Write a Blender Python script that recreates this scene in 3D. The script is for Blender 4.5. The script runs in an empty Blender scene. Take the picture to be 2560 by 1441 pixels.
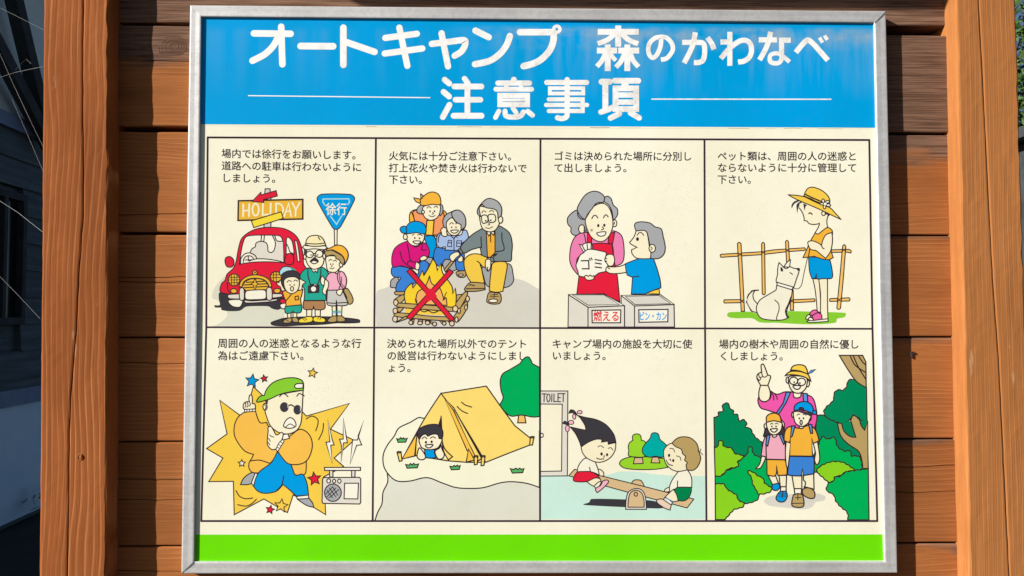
import bpy, math, random
from mathutils import Vector, Matrix, noise
from mathutils.geometry import tessellate_polygon
random.seed(7)
R = math.radians
S = bpy.context.scene
COL = S.collection

# ------------------------------------------------------------------ camera, sun, sky
F_PX = 1900.0                       # focal length in photo pixels (photo 2560 x 1441)
CAM_LOC = Vector((0.0, -1.93, 1.50))
PITCH, YAW = R(2.2), R(0.75)
cam_data = bpy.data.cameras.new('camera'); cam = bpy.data.objects.new('camera', cam_data)
COL.objects.link(cam); S.camera = cam
cam_data.sensor_width = 36; cam_data.lens = F_PX / 2560 * 36
cam_data.clip_start = 0.02; cam_data.clip_end = 600
cam.location = CAM_LOC
cam.rotation_euler = (R(90) + PITCH, 0, -YAW)
CAM_M = cam.rotation_euler.to_matrix()

TO_SUN = Vector((-2.05, -1.0, 1.05)).normalized()
sun_el = math.asin(TO_SUN.z)
w = bpy.data.worlds.new('World'); S.world = w; w.use_nodes = True
nt = w.node_tree; bg = nt.nodes['Background']
sky = nt.nodes.new('ShaderNodeTexSky'); sky.sky_type = 'NISHITA'; sky.sun_disc = False
sky.air_density = .5; sky.dust_density = .3; sky.sun_elevation = sun_el; sky.sun_rotation = math.atan2(TO_SUN.x, TO_SUN.y)
nt.links.new(sky.outputs[0], bg.inputs[0]); bg.inputs[1].default_value = 0.05
sl = bpy.data.lights.new('sun', 'SUN'); sl.energy = 5.0; sl.angle = R(0.5); sl.color = (1.0, 0.975, 0.93)
so = bpy.data.objects.new('sun', sl); COL.objects.link(so)
so.rotation_euler = TO_SUN.to_track_quat('Z', 'Y').to_euler(); so.location = TO_SUN * 20
S.view_settings.view_transform = 'Standard'; S.view_settings.look = 'None'
S.view_settings.exposure = 0.80; S.view_settings.gamma = 1

def at(px, py, Y):
    """world point on the vertical plane y = Y seen at photo pixel (px, py)"""
    d = CAM_M @ Vector(((px - 1280) / F_PX, -(py - 720.5) / F_PX, -1))
    t = (Y - CAM_LOC.y) / d.y
    return CAM_LOC + d * t

# ------------------------------------------------------------------ helpers
def link(o, parent=None):
    COL.objects.link(o)
    if parent: o.parent = parent
    return o
def mesh_obj(name, V, F, mats, parent=None, idx=None, smooth=False):
    me = bpy.data.meshes.new(name); me.from_pydata([tuple(v) for v in V], [], F)
    for m in (mats if isinstance(mats, (list, tuple)) else [mats]): me.materials.append(m)
    if idx: me.polygons.foreach_set('material_index', idx)
    if smooth: me.polygons.foreach_set('use_smooth', [True] * len(me.polygons))
    me.update()
    return link(bpy.data.objects.new(name, me), parent)
def empty(name, loc=(0, 0, 0)):
    o = bpy.data.objects.new(name, None); o.empty_display_size = .1; o.location = loc; link(o); return o
def tag(o, label=None, cat=None, group=None, kind=None):
    for k, v in (('label', label), ('category', cat), ('group', group), ('kind', kind)):
        if v: o[k] = v
    return o
def box(V, F, a, b):
    n = len(V)
    for z in (a[2], b[2]):
        for x, y in ((a[0], a[1]), (b[0], a[1]), (b[0], b[1]), (a[0], b[1])): V.append((x, y, z))
    F += [(n, n+3, n+2, n+1), (n+4, n+5, n+6, n+7), (n, n+1, n+5, n+4), (n+1, n+2, n+6, n+5), (n+2, n+3, n+7, n+6), (n+3, n, n+4, n+7)]

def lin(c):
    return tuple(((v / 255) / 12.92 if v / 255 <= .04045 else ((v / 255 + .055) / 1.055) ** 2.4) for v in c)

class NT:
    def __init__(s, name):
        s.m = bpy.data.materials.new(name); s.m.use_nodes = True
        s.t = s.m.node_tree; s.b = s.t.nodes['Principled BSDF']
    def n(s, typ, **kw):
        x = s.t.nodes.new('ShaderNode' + typ)
        for k, v in kw.items():
            if k.startswith('i_'):
                key = k[2:]; x.inputs[int(key) if key.isdigit() else key].default_value = v
            else: setattr(x, k, v)
        return x
    def l(s, a, b): s.t.links.new(a, b)
    def ramp(s, fac, stops):
        r = s.n('ValToRGB'); e = r.color_ramp.elements
        while len(e) < len(stops): e.new(.5)
        for i, (p, c) in enumerate(stops):
            e[i].position = p; e[i].color = (c, c, c, 1) if not isinstance(c, tuple) else (*c, 1)
        s.l(fac, r.inputs[0]); return r.outputs[0]
    def mix(s, fac, a, b, mode='MIX'):
        x = s.n('Mix', data_type='RGBA', blend_type=mode)
        for k, v in ((0, fac), (6, a), (7, b)):
            if hasattr(v, 'type') and hasattr(v, 'links'): s.l(v, x.inputs[k])
            else: x.inputs[k].default_value = v if k == 0 else (*v, 1)
        return x.outputs[2]
    def math(s, op, a, b=0.0, clamp=False):
        x = s.n('Math', operation=op, use_clamp=clamp)
        for k, v in ((0, a), (1, b)):
            if hasattr(v, 'links'): s.l(v, x.inputs[k])
            else: x.inputs[k].default_value = v
        return x.outputs[0]
    def noise(s, vec, scale, detail=4, rough=.55, dist=0):
        x = s.n('TexNoise', i_Scale=scale, i_Detail=detail, i_Roughness=rough, i_Distortion=dist)
        s.l(vec, x.inputs['Vector']); return x.outputs[0]
    def map(s, vec, scale=(1, 1, 1), loc=(0, 0, 0)):
        x = s.n('Mapping'); x.inputs['Scale'].default_value = scale; x.inputs['Location'].default_value = loc
        s.l(vec, x.inputs[0]); return x.outputs[0]

ALB = 0.82
def ink(name, rgb, dirt=0.35, rough=.5, specks=False):
    """printed colour on the board: flat ink, slightly uneven, with sun-worn dirt"""
    k = NT(name); pos = k.n('TexCoord').outputs['Object']
    c = tuple(v * ALB for v in lin(rgb))
    big = k.noise(pos, 2.3, 5, .6)
    fine = k.noise(pos, 55, 3, .6)
    tone = k.mix(k.ramp(big, [(.35, 0.0), (.7, 1.0)]), c, (c[0] * .91, c[1] * .89, c[2] * .82))
    dc = k.mix(k.math('MULTIPLY', k.ramp(fine, [(.5, 0.0), (.75, 1.0)]), .16 * dirt / .35), tone, tuple(.75 * v + .02 for v in c))
    # little mould specks, thicker in the middle of the board
    sp = k.n('TexVoronoi', feature='F1', i_Scale=190); k.l(k.map(pos, (1, 1, 1.7)), sp.inputs['Vector'])
    spot = k.ramp(sp.outputs['Distance'], [(.14, 1.0), (.30, 0.0)])
    where = k.ramp(k.noise(pos, 3.1, 3, .6), [(.50, 0.0), (.66, 1.0)])
    rnd = k.n('SeparateColor'); k.l(sp.outputs['Color'], rnd.inputs[0])
    keep = k.math('GREATER_THAN', rnd.outputs[0], .70)
    f = k.math('MULTIPLY', k.math('MULTIPLY', spot, where), keep)
    f = k.math('MULTIPLY', f, .5 if specks else .1)
    out = k.mix(f, dc, (.16, .15, .10))
    k.l(out, k.b.inputs['Base Color'])
    k.b.inputs['Roughness'].default_value = rough; k.b.inputs['Specular IOR Level'].default_value = .03
    return k.m

PAL = dict(
 W=(252,247,228), CR=(251,244,216), SK=(252,242,208), K=(52,38,44), DK=(62,60,66), R=(232,34,62), B=(0,158,228), Y=(250,208,78),
 G=(172,174,176), GR=(221,216,204), LG=(232,225,212), LE=(236,212,172), JK=(250,194,82), LV=(218,208,210), GO=(240,188,62), BY=(252,226,66), T=(40,172,150), BR=(180,132,90),
 TN=(190,162,104), OL=(184,158,98), PK=(246,178,198), SH=(208,204,196), OR=(248,184,62), OC=(248,158,102), MG=(222,26,128), B2=(62,134,220),
 LB=(172,196,236), DG=(124,138,140), LO=(198,168,104), FL=(252,214,54), OF=(248,184,104), P2=(240,132,180), GN=(138,206,52), DO=(248,241,217),
 FE=(248,196,104), P3=(242,104,168), GA=(248,200,104), GT=(0,176,92), TY=(254,222,118), DY=(252,198,78), GS=(90,182,104), RD=(229,228,210),
 IS=(249,246,216), AQ=(208,240,226), LI=(156,218,48), TL=(0,176,170), PL=(224,192,146), G2=(0,134,78), P4=(248,188,206), SE=(240,212,190),
 D1=(0,140,90), D2=(0,180,90), LM=(144,214,36), M2=(242,90,172), S1=(92,156,220), S2=(66,168,224), HC=(252,238,184), PB=(180,226,234), GD=(226,225,206),
 BB=(0,161,228), GB=(112,228,8))
INK = {}
def inkm(key):
    if key not in INK: INK[key] = ink('print_' + key.lower(), PAL[key])
    return INK[key]

# ------------------------------------------------------------------ flat drawing tools
Y_FRONT = -0.031                    # front of the aluminium frame
Y_FACE = Y_FRONT + 0.0066           # printed sheet, recessed in the frame
def spline(P, closed, n=5):
    """P: list of (x, y, corner). Catmull-Rom through the points, sharp at corners"""
    out = []; N = len(P); segs = N if closed else N - 1
    for i in range(segs):
        p1, p2 = P[i], P[(i+1) % N]
        p0 = P[(i-1) % N] if (closed or i > 0) else p1
        p3 = P[(i+2) % N] if (closed or i + 2 < N) else p2
        t1 = (0, 0) if p1[2] else ((p2[0]-p0[0])*.5, (p2[1]-p0[1])*.5)
        t2 = (0, 0) if p2[2] else ((p3[0]-p1[0])*.5, (p3[1]-p1[1])*.5)
        L = math.hypot(p2[0]-p1[0], p2[1]-p1[1])
        def cl(t):
            m = math.hypot(*t); lim = L * 1.0
            return t if m <= lim or m == 0 else (t[0]*lim/m, t[1]*lim/m)
        t1, t2 = cl(t1), cl(t2)
        if p1[2]: t1 = ((p2[0]-p1[0])*1.0 - t2[0]*.35, (p2[1]-p1[1])*1.0 - t2[1]*.35)
        if p2[2]: t2 = ((p2[0]-p1[0])*1.0 - t1[0]*.35, (p2[1]-p1[1])*1.0 - t1[1]*.35)
        if p1[2] and p2[2]: out.append((p1[0], p1[1])); continue
        for k in range(n):
            s = k / n; s2, s3 = s*s, s*s*s
            h = (2*s3-3*s2+1, s3-2*s2+s, -2*s3+3*s2, s3-s2)
            out.append(tuple(h[0]*p1[j]+h[1]*t1[j]+h[2]*p2[j]+h[3]*t2[j] for j in (0, 1)))
    if not closed: out.append((P[-1][0], P[-1][1]))
    return out
def strip(pts, w, closed, cap):
    """polyline -> (verts, faces) of one ribbon without overlapping faces"""
    q = [pts[0]]
    for p in pts[1:]:
        if math.hypot(p[0]-q[-1][0], p[1]-q[-1][1]) > w * .06: q.append(p)
    if closed and len(q) > 2 and math.hypot(q[0][0]-q[-1][0], q[0][1]-q[-1][1]) < w * .06: q.pop()
    pts = q; N = len(pts); h = w / 2
    if N < 2: return [], []
    V, F = [], []
    for i in range(N):
        a = pts[(i-1) % N] if (closed or i > 0) else None
        b = pts[(i+1) % N] if (closed or i < N-1) else None
        p = pts[i]
        d1 = d2 = None
        if a: L = math.hypot(p[0]-a[0], p[1]-a[1]); d1 = ((p[0]-a[0])/L, (p[1]-a[1])/L)
        if b: L = math.hypot(b[0]-p[0], b[1]-p[1]); d2 = ((b[0]-p[0])/L, (b[1]-p[1])/L)
        d1 = d1 or d2; d2 = d2 or d1
        nx, ny = -(d1[1]+d2[1]), d1[0]+d2[0]; m = math.hypot(nx, ny)
        if m < 1e-6: nx, ny, k = -d1[1], d1[0], 1
        else: nx, ny = nx/m, ny/m; k = min(1.9, 1 / max(.3, nx*-d1[1] + ny*d1[0]))
        V += [(p[0]+nx*h*k, p[1]+ny*h*k), (p[0]-nx*h*k, p[1]-ny*h*k)]
    for i in range(N if closed else N-1):
        j = (i+1) % N; F.append((2*i, 2*i+1, 2*j+1, 2*j))
    if cap and not closed:
        for i, s in ((0, -1), (N-1, 1)):
            o, q = pts[i], pts[i+1] if i == 0 else pts[i-1]
            L = math.hypot(o[0]-q[0], o[1]-q[1]); d = ((o[0]-q[0])/L, (o[1]-q[1])/L)
            a0 = math.atan2(V[2*i][1]-o[1], V[2*i][0]-o[0]); n = 8 if w > 20 else 4
            cross = math.cos(a0)*d[1] - math.sin(a0)*d[0]; sg = 1 if cross > 0 else -1
            ids = [2*i]
            for k in range(1, n):
                a = a0 + sg*math.pi*k/n; V.append((o[0]+h*math.cos(a), o[1]+h*math.sin(a))); ids.append(len(V)-1)
            ids.append(2*i+1); F.append(tuple(ids))
    return V, F

class Print:
    """collects flat print into one mesh; every stroke and fill lies on its own hair-thin layer"""
    STEP = 8e-6
    def __init__(s, ox, oy, sc, z0=1.6e-4, slope=0.0):
        s.ox, s.oy, s.sc, s.layer, s.z0, s.slope = ox, oy, sc, 0, z0, slope; s.grid = {}; s.reset()
    def reset(s): s.V, s.F, s.I, s.M = [], [], [], []
    def mi(s, key):
        m = inkm(key)
        if m not in s.M: s.M.append(m)
        return s.M.index(m)
    def put(s, V, F, key, front=True):
        if not F: return
        cell = 5.0 * s.sc / 4; cells = set()          # only what overlaps earlier print is lifted above it
        for f in F:
            xs = [V[i][0] for i in f]; ys = [V[i][1] for i in f]
            for a in range(int(min(xs) // cell), int(max(xs) // cell) + 1):
                for b in range(int(min(ys) // cell), int(max(ys) // cell) + 1): cells.add((a, b))
        lv = 1 + max([s.grid.get(c, 0) for c in cells] or [0])
        for c in cells: s.grid[c] = lv
        Y = Y_FACE - s.z0 - lv * s.STEP; s.layer = max(s.layer, lv)
        n = len(s.V); m = s.mi(key)
        for x, y in V: s.V.append(at(s.ox + x / s.sc, s.oy + y / s.sc, Y))
        for f in F:
            a, b, c = (V[f[0]], V[f[1]], V[f[2]])
            ar = sum(V[f[i]][0]*V[f[(i+1) % len(f)]][1] - V[f[(i+1) % len(f)]][0]*V[f[i]][1] for i in range(len(f)))
            f = f if ar < 0 else f[::-1]          # front face towards the viewer
            s.F.append(tuple(n+i for i in f)); s.I.append(m)
    def fill(s, pts, key):
        tri = tessellate_polygon([[Vector((x, y, 0)) for x, y in pts]])
        s.put(pts, [tuple(t) for t in tri], key)
    def line(s, pts, w, key='K', closed=False, cap=True):
        V, F = strip(pts, w, closed, cap); s.put(V, F, key)
    bushy = False
    def scallop(s, pts):
        """leafy wavy outline, except along the cut edges of the picture"""
        out, d, N = [], 0.0, len(pts)
        for i in range(N):
            (x0, y0), (x1, y1) = pts[i], pts[(i+1) % N]; L = math.hypot(x1-x0, y1-y0)
            if L < 1e-6: continue
            cut = (x0 < 68 and x1 < 68) or (x0 > 1318 and x1 > 1318) or (y0 > 1395 and y1 > 1395) or L > 150
            n = 1 if cut else max(1, int(L / 6))
            for k in range(n):
                t = k / n; a = 0 if cut else 6.5 * abs(math.sin((d + L*t) / 15.0)) - 3.2
                if x0 < 68 or x0 > 1318: a = 0
                out.append((x0 + (x1-x0)*t + (y1-y0)/L*a, y0 + (y1-y0)*t - (x1-x0)/L*a))
            d += L
        return out
    def ell(s, cx, cy, rx, ry, n=22):
        return [(cx + rx*math.cos(2*math.pi*i/n), cy + ry*math.sin(2*math.pi*i/n)) for i in range(n)]
    def flush(s, name, parent, label=None):
        if not s.V: return None
        o = mesh_obj(name, s.V, s.F, s.M, parent, s.I)
        if label: o['label'] = label
        s.reset(); return o
    def draw(s, text, parent, lw=10.5):
        """the little drawing language: see the panel data below"""
        name = None
        for raw in text.strip().splitlines():
            t = raw.split()
            if not t or t[0] == '#': continue
            w, key = lw, 'K'
            while t[0][:2] in ('w=', 'k='):
                if t[0][0] == 'w': w = float(t[0][2:]) * (1.22 if float(t[0][2:]) < 10 else 1)
                else: key = t[0][2:]
                t = t[1:]
            op, t = t[0], t[1:]
            if op == 'O':
                if name: s.flush(name, parent)
                name = t[0]; continue
            if op in 'Ee':
                col, (cx, cy, rx, ry) = t[0], map(float, t[1:5])
                p = s.ell(cx, cy, rx, ry)
                if col != '-': s.fill(p, col)
                if op == 'E': s.line(p, w, key, True)
                continue
            if op == '*':                      # star: colour cx cy r turn
                col, (cx, cy, r, a) = t[0], map(float, t[1:5])
                p = [(cx + (r if i % 2 == 0 else r*.45)*math.sin(R(a + 36*i)), cy - (r if i % 2 == 0 else r*.45)*math.cos(R(a + 36*i))) for i in range(10)]
                s.fill(p, col); s.line(p, w, key, True); continue
            col = None
            if op in 'FfPp': col, t = t[0], t[1:]
            P = []
            for q in t:
                c = q.endswith('!') or op in 'Ppl'; q = q.rstrip('!'); x, y = q.split(',')
                P.append((float(x), float(y), c))
            closed = op in 'FfPp'
            pts = [(a, b) for a, b, c in P] if op in 'Ppl' else spline(P, closed)
            if op == 'F' and col in ('D1', 'D2', 'LM') and s.bushy: pts = s.scallop(pts)
            if col and col != '-': s.fill(pts, col)
            if op in 'FPLl': s.line(pts, w, key, closed)
        if name: s.flush(name, parent)

def text_mesh(body, offset=0.0):
    cu = bpy.data.curves.new('t', 'FONT'); cu.body = body; cu.size = 1; cu.resolution_u = 3; cu.offset = offset
    ob = bpy.data.objects.new('t', cu); COL.objects.link(ob)
    dg = bpy.context.evaluated_depsgraph_get(); dg.update()
    me = ob.evaluated_get(dg).to_mesh()
    V = [(v.co.x, v.co.y) for v in me.vertices]; F = [tuple(p.vertices) for p in me.polygons]
    ob.evaluated_get(dg).to_mesh_clear()
    bpy.data.objects.remove(ob); bpy.data.curves.remove(cu)
    return V, F
def put_text(pr, body, x0, x1, y0, y1, key, offset=.004, slope=0.0, keep=True):
    """text fitted between x0..x1 and y0..y1 (drawing units)"""
    V, F = text_mesh(body, 0.0)
    if not V: return
    ax, bx = min(v[0] for v in V), max(v[0] for v in V); ay, by = min(v[1] for v in V), max(v[1] for v in V)
    fat_text(pr, body, key, lambda x, y: (x0 + (x-ax)/(bx-ax)*(x1-x0), y1 - (y-ay)/(by-ay)*(y1-y0)), offset * 150)
def outline_loops(V, F):
    """closed boundary loops of a flat mesh (vertices merged by place)"""
    key = {}; idx = []
    for x, y in V: idx.append(key.setdefault((round(x, 4), round(y, 4)), len(key)))
    pos = {i: k for k, i in key.items()}; cnt = {}
    for f in F:
        g = [idx[i] for i in f]
        for a, b in zip(g, g[1:] + g[:1]):
            if a != b: cnt[(min(a, b), max(a, b))] = cnt.get((min(a, b), max(a, b)), 0) + 1
    nb = {}
    for (a, b), c in cnt.items():
        if c == 1: nb.setdefault(a, []).append(b); nb.setdefault(b, []).append(a)
    loops, used = [], set()
    for s0 in nb:
        if s0 in used: continue
        lp = [s0]; used.add(s0); cur = s0
        while True:
            nx = [q for q in nb[cur] if q not in used]
            if not nx: break
            cur = nx[0]; used.add(cur); lp.append(cur)
        if len(lp) > 2: loops.append([pos[i] for i in lp])
    return loops
def fat_text(pr, body, key, xf, fat):
    """lettering with a rounded outline of width fat (drawing units) round every stroke"""
    V, F = text_mesh(body, 0.0)
    W = [xf(x, y) for x, y in V]; pr.put(W, F, key)
    VV, FF = [], []
    for lp in outline_loops(V, F):
        a, b = strip([xf(x, y) for x, y in lp], fat, True, False); n = len(VV); VV += a; FF += [tuple(n+i for i in f) for f in b]
    pr.put(VV, FF, key)
def caption(pr, body, x0, em, yc, slope):
    """one line of caption: em = width of one character cell in photo pixels"""
    fat_text(pr, body, 'K', lambda x, y: (x0 + x*em, yc - (y-.38)*em*.98 + slope*x*em), .75)
# ------------------------------------------------------------------ the eight printed pictures
# O name | F/f smooth fill with/without outline | P/p straight fill | L/l smooth/straight line | E/e ellipse | * star
ART = {}
ART[1] = (530, 460, 4.0, '''
O ground_drawing
f GD 150,925 90,960 20,1050 0,1140 60,1170 120,1250 155,1300 130,1350 60,1400 0,1432! 640,1432! 720,1330 705,1180 300,1000
O holiday_sign_drawing
P LV 532,50 580,50 590,160 520,160
P LV 520,390 590,380 588,445 520,445
w=16 P GO 264,170 908,156 908,352 260,366
w=17 k=CR l 313,205 311,325
w=17 k=CR l 372,202 370,325
w=14 k=CR l 313,272 370,264
w=17 k=CR E - 436 258 32 60
w=17 k=CR l 510,200 506,312 560,306
w=17 k=CR l 588,196 584,300
w=17 k=CR l 640,195 642,300
w=15 k=CR L 640,195 690,208 712,255 695,300
w=16 k=CR l 722,325 766,195 792,325
w=13 k=CR l 742,278 784,272
w=16 k=CR l 803,190 838,258 880,185
w=16 k=CR l 838,258 834,322
P BY 394,370 692,280 712,345 417,438
P R 400,176 488,85 492,112 640,68 653,122 512,160 518,186
O slow_sign_drawing
P CR 1222,450 1252,450 1250,612 1226,612
F B 1100,104 1380,106 1425,140 1408,195 1285,428 1246,456 1206,438 1066,195 1052,140
w=9 k=PB l 1132,216 1108,180 1110,152 1368,150 1376,182 1358,206
w=9 k=PB l 1185,324 1245,405 1296,322
T 徐行 1140 1345 192 312 CR 0.02
O car_drawing
f DK 80,1085 68,1150 78,1210 25,1212! 30,1236 90,1240 95,1262 180,1274 280,1268 345,1228 560,1225 605,1250 670,1258 735,1200 720,1090
F W 165,1165 200,1222 270,1235 296,1210 302,1160
F R 520,438 420,460 340,505 290,560 262,660 240,780 212,845 150,905 130,965 95,1000 84,1080 180,1105 330,1130 690,1140 745,1130 900,1000 950,850! 916,800 908,700 880,590 830,510 740,455 640,437
F W 335,535 308,600 288,700 275,805! 400,785 560,780 716,790! 718,690 710,590 690,530 640,515 460,513 380,518
f LG 380,692 400,650 432,630 442,592 490,575 540,590 558,630 560,670 590,688 620,665 634,590 605,520! 628,520! 650,570 708,575! 714,780! 640,772 540,752 440,748
L 380,692 400,650 432,630 442,592 490,575 540,590 558,630 560,670 590,688 620,665 634,590 605,520
L 628,520 650,570 708,575
l 495,518 490,575
l 524,518 518,578
L 285,795 290,745 330,700 380,692 430,715 450,752
L 312,785 320,748 350,722 390,724 415,748
l 362,722 364,768
l 330,762 396,760
L 370,772 440,752 540,752 660,770 712,786
F W 745,545 765,535 798,570 815,640 820,705! 742,705!
L 745,600 765,640 780,680 815,700
F W 828,565 850,580 868,680 878,778! 856,776! 845,690
F R 745,708 790,698 815,728 815,785 788,808 738,800 724,768
F R 140,738 180,728 215,760 216,810 190,833 148,826 130,778
L 335,1000 320,1060 335,1100
L 150,985 160,1060 185,1100
F GO 405,885 428,864 452,885 440,910 418,910
e K 430 887 9 9
F GO 270,1032! 288,975 345,928 430,910 515,925 575,965 598,1032! 572,1032! 540,975 480,948 385,948 325,975 300,1030!
F GO 300,1030 330,980 390,952 480,950 540,980 572,1032 590,1040 540,1060! 530,1095! 335,1098! 330,1060 290,1040
l 345,985 525,974
l 322,1012 560,998
l 305,1040 565,1025
l 335,1070 528,1058
w=7 P GO 422,955 438,955 440,985 465,1000 440,1018 436,1062 422,1062 418,1018 390,1002 418,985
E GO 220 960 58 60
w=6 l 195,915 195,1010
w=6 l 222,905 222,1015
w=6 l 249,915 249,1008
w=6 l 168,938 272,934
w=6 l 164,962 275,960
w=6 l 172,990 268,988
E GO 640 930 57 51
w=6 l 615,890 615,970
w=6 l 642,882 642,978
w=6 l 590,912 690,908
w=6 l 586,940 690,936
E GO 218 1072 32 24
E GO 652 1070 34 24
F LG 165,1108 300,1100 560,1098 690,1100 706,1115 690,1132 500,1150 180,1150 156,1130
F LG 322,1165 400,1170 560,1160 650,1150 650,1168 560,1182 340,1192
F W 345,1072 430,1062 528,1064 542,1110 530,1150 430,1158 342,1155 330,1110
F LG 275,1058 298,1038 320,1055 322,1148 300,1168 276,1150
F LG 546,1052 572,1035 598,1052 600,1148 575,1166 548,1150
F R 675,1172 705,1150 738,1165 738,1195 700,1200
F W 684,1205 740,1195 736,1238 705,1250 684,1230
O shadow_drawing
F DK 592,1388 650,1365 720,1345 900,1332 1150,1330 1340,1342 1470,1360 1474,1385 1340,1392 1250,1390 1100,1405 900,1412 750,1420 650,1418 600,1408
O small_boy_drawing
P SK 755,1285 790,1285 790,1345 755,1345
P SK 810,1285 850,1285 846,1345 810,1345
F TN 710,1378 735,1352 790,1340 796,1372 770,1392 715,1390
F TN 805,1340 846,1340 866,1364 855,1385 808,1378
w=6 l 735,1355 765,1375
F T 745,1215 885,1210 888,1282 830,1290 808,1275! 795,1290 735,1290
F SK 700,1072 682,1030 655,1012 648,980 668,988 682,962 715,1000 738,1055
F SK 862,1065 872,1000 870,965 895,950 930,968 932,992 905,1012 895,1062
F OR 706,1078! 760,1065 800,1098 850,1072 908,1058! 895,1120 885,1150 893,1210! 740,1225! 735,1170 715,1120
l 830,1128 862,1122 865,1158 832,1162 830,1128
L 800,1098 765,1140 738,1172
F PB 676,900 680,865 715,830 770,830 815,850 850,890! 770,870 730,890 695,920
f T 790,835 835,860 852,895! 800,872!
F DK 695,935 700,905 750,875 820,870 868,895 880,930 868,965! 840,938 790,930 740,950 722,985 728,1060! 700,1010 690,965
F SK 720,965 760,935 830,932 870,962 872,1020 850,1072 800,1098 750,1078 722,1025
w=7 L 750,985 770,966 795,978
w=7 L 818,973 835,962 857,975
e K 780 1012 7 8
e K 822 1012 7 8
E SK 800 1050 15 22
O father_drawing
P SK 945,1250 1000,1250 996,1332 948,1332
P SK 1030,1250 1085,1245 1082,1325 1032,1325
F BY 864,1378 880,1352 940,1330 1000,1330 1006,1372 960,1388 880,1390
F BY 1014,1338 1060,1326 1120,1345 1136,1365 1120,1384 1050,1384 1016,1372
w=6 l 925,1338 950,1362
w=6 l 905,1345 930,1368
w=6 l 1070,1330 1055,1352
w=6 l 1092,1336 1078,1358
F BR 918,1170! 1125,1168! 1124,1250 1030,1258 1015,1225! 1005,1255 918,1250
F T 882,915 910,870 960,842 1030,860 1100,835 1145,865 1165,900! 1140,950 1112,985 1130,1050 1142,1165! 920,1168! 925,1060 905,1010 935,985 885,950
P W 985,848 1018,886 1034,872 1052,888 1062,848
w=11 L 960,850 960,920 988,1020
w=11 L 1090,850 1082,930 1052,1020
P DK 965,1022 1070,1015 1068,1085 964,1090
w=6 P DK 985,1006 1010,1003 1012,1018 985,1020
w=6 P W 1017,1006 1048,1003 1048,1016 1018,1018
e W 1015 1052 25 25
F SK 1092,1000 1085,960 1100,922 1116,935 1135,965 1145,985 1112,1015
F SK 935,660 1110,655 1122,740 1098,822 1020,855 962,815 938,750
E SK 928 730 14 25
E SK 1122 722 14 28
p DK 918,655 952,660 946,700 928,722
p DK 1100,655 1128,660 1128,705 1108,702
w=11 E CR 977 706 35 33
w=11 E CR 1072 700 36 36
w=9 l 1010,700 1036,692
e K 990 712 7 8
e K 1058 710 7 8
F DK 982,778 1000,755 1025,742 1050,755 1062,778 1020,765
F W 990,782 1020,768 1056,782 1020,800
L 1020,712 1034,730 1018,740
F CR 905,635! 950,600 1100,605 1152,640! 1120,658 1020,650 940,658
F HC 935,608! 948,555 980,525 1040,515 1090,530 1120,570 1135,615! 1040,626 !980,622
'''.replace(' !980,622', ' 980,622') + '''
L 944,596 1040,602 1128,592
w=10 L 936,618 1040,626 1140,618
L 1062,532 1082,562
O mother_drawing
P SK 1200,1215 1240,1215 1242,1330 1204,1330
P SK 1250,1215 1300,1212 1296,1328 1252,1328
k=T w=9 l 1204,1276 1240,1275
k=B w=8 l 1206,1292 1240,1291
k=T w=9 l 1254,1274 1296,1273
k=B w=8 l 1254,1290 1296,1289
F OL 1155,1375 1165,1352 1202,1322! 1245,1320! 1248,1372 1200,1386
F OL 1252,1320! 1298,1320! 1328,1348 1332,1370 1290,1380 1252,1372
F OL 1312,1060 1350,1045 1390,1100 1412,1160 1400,1195 1370,1205 1350,1185 1345,1130
F SH 1155,1065! 1302,1062! 1325,1110 1360,1190! 1342,1215 1255,1215 1243,1165! 1238,1218 1165,1215 1148,1195
l 1150,1190 1238,1196
l 1250,1192 1355,1186
F PK 1140,950 1168,900 1215,880 1300,878 1335,920 1345,980 1322,1048 1265,1062! 1155,1065! 1165,990
L 1290,930 1292,980 1270,1050
L 1262,885 1253,930 1270,990 1322,1060
w=6 L 1280,880 1272,930 1286,985 1340,1050
F SK 1130,958 1165,985 1160,1040 1142,1075 1140,1108 1115,1100 1103,1070 1120,1020
F SK 1258,1062 1302,1055 1305,1078 1285,1115 1260,1110 1246,1090
P SK 1215,870 1272,840 1262,890 1240,900
F SK 1140,735 1200,720 1290,740 1308,800 1270,850 1240,882 1200,884 1158,870 1142,800
E SK 1290 808 18 24
F OL 1125,690 1150,665 1200,665 1250,690 1300,720 1325,765! 1315,805 1288,790 1270,760 1240,748 1235,725 1200,712 1145,722
F OR 1140,655 1185,640 1240,615 1300,620 1345,660 1362,710 1350,760 1322,808! 1325,760 1300,715 1250,682 1200,660 1160,668
w=7 L 1168,772 1182,756 1202,765
w=7 L 1215,775 1230,762 1245,777
e K 1185 803 6 8
e K 1210 803 6 8
w=6 L 1196,812 1202,824 1190,830
w=7 L 1178,845 1200,850 1222,840
''')
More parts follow.
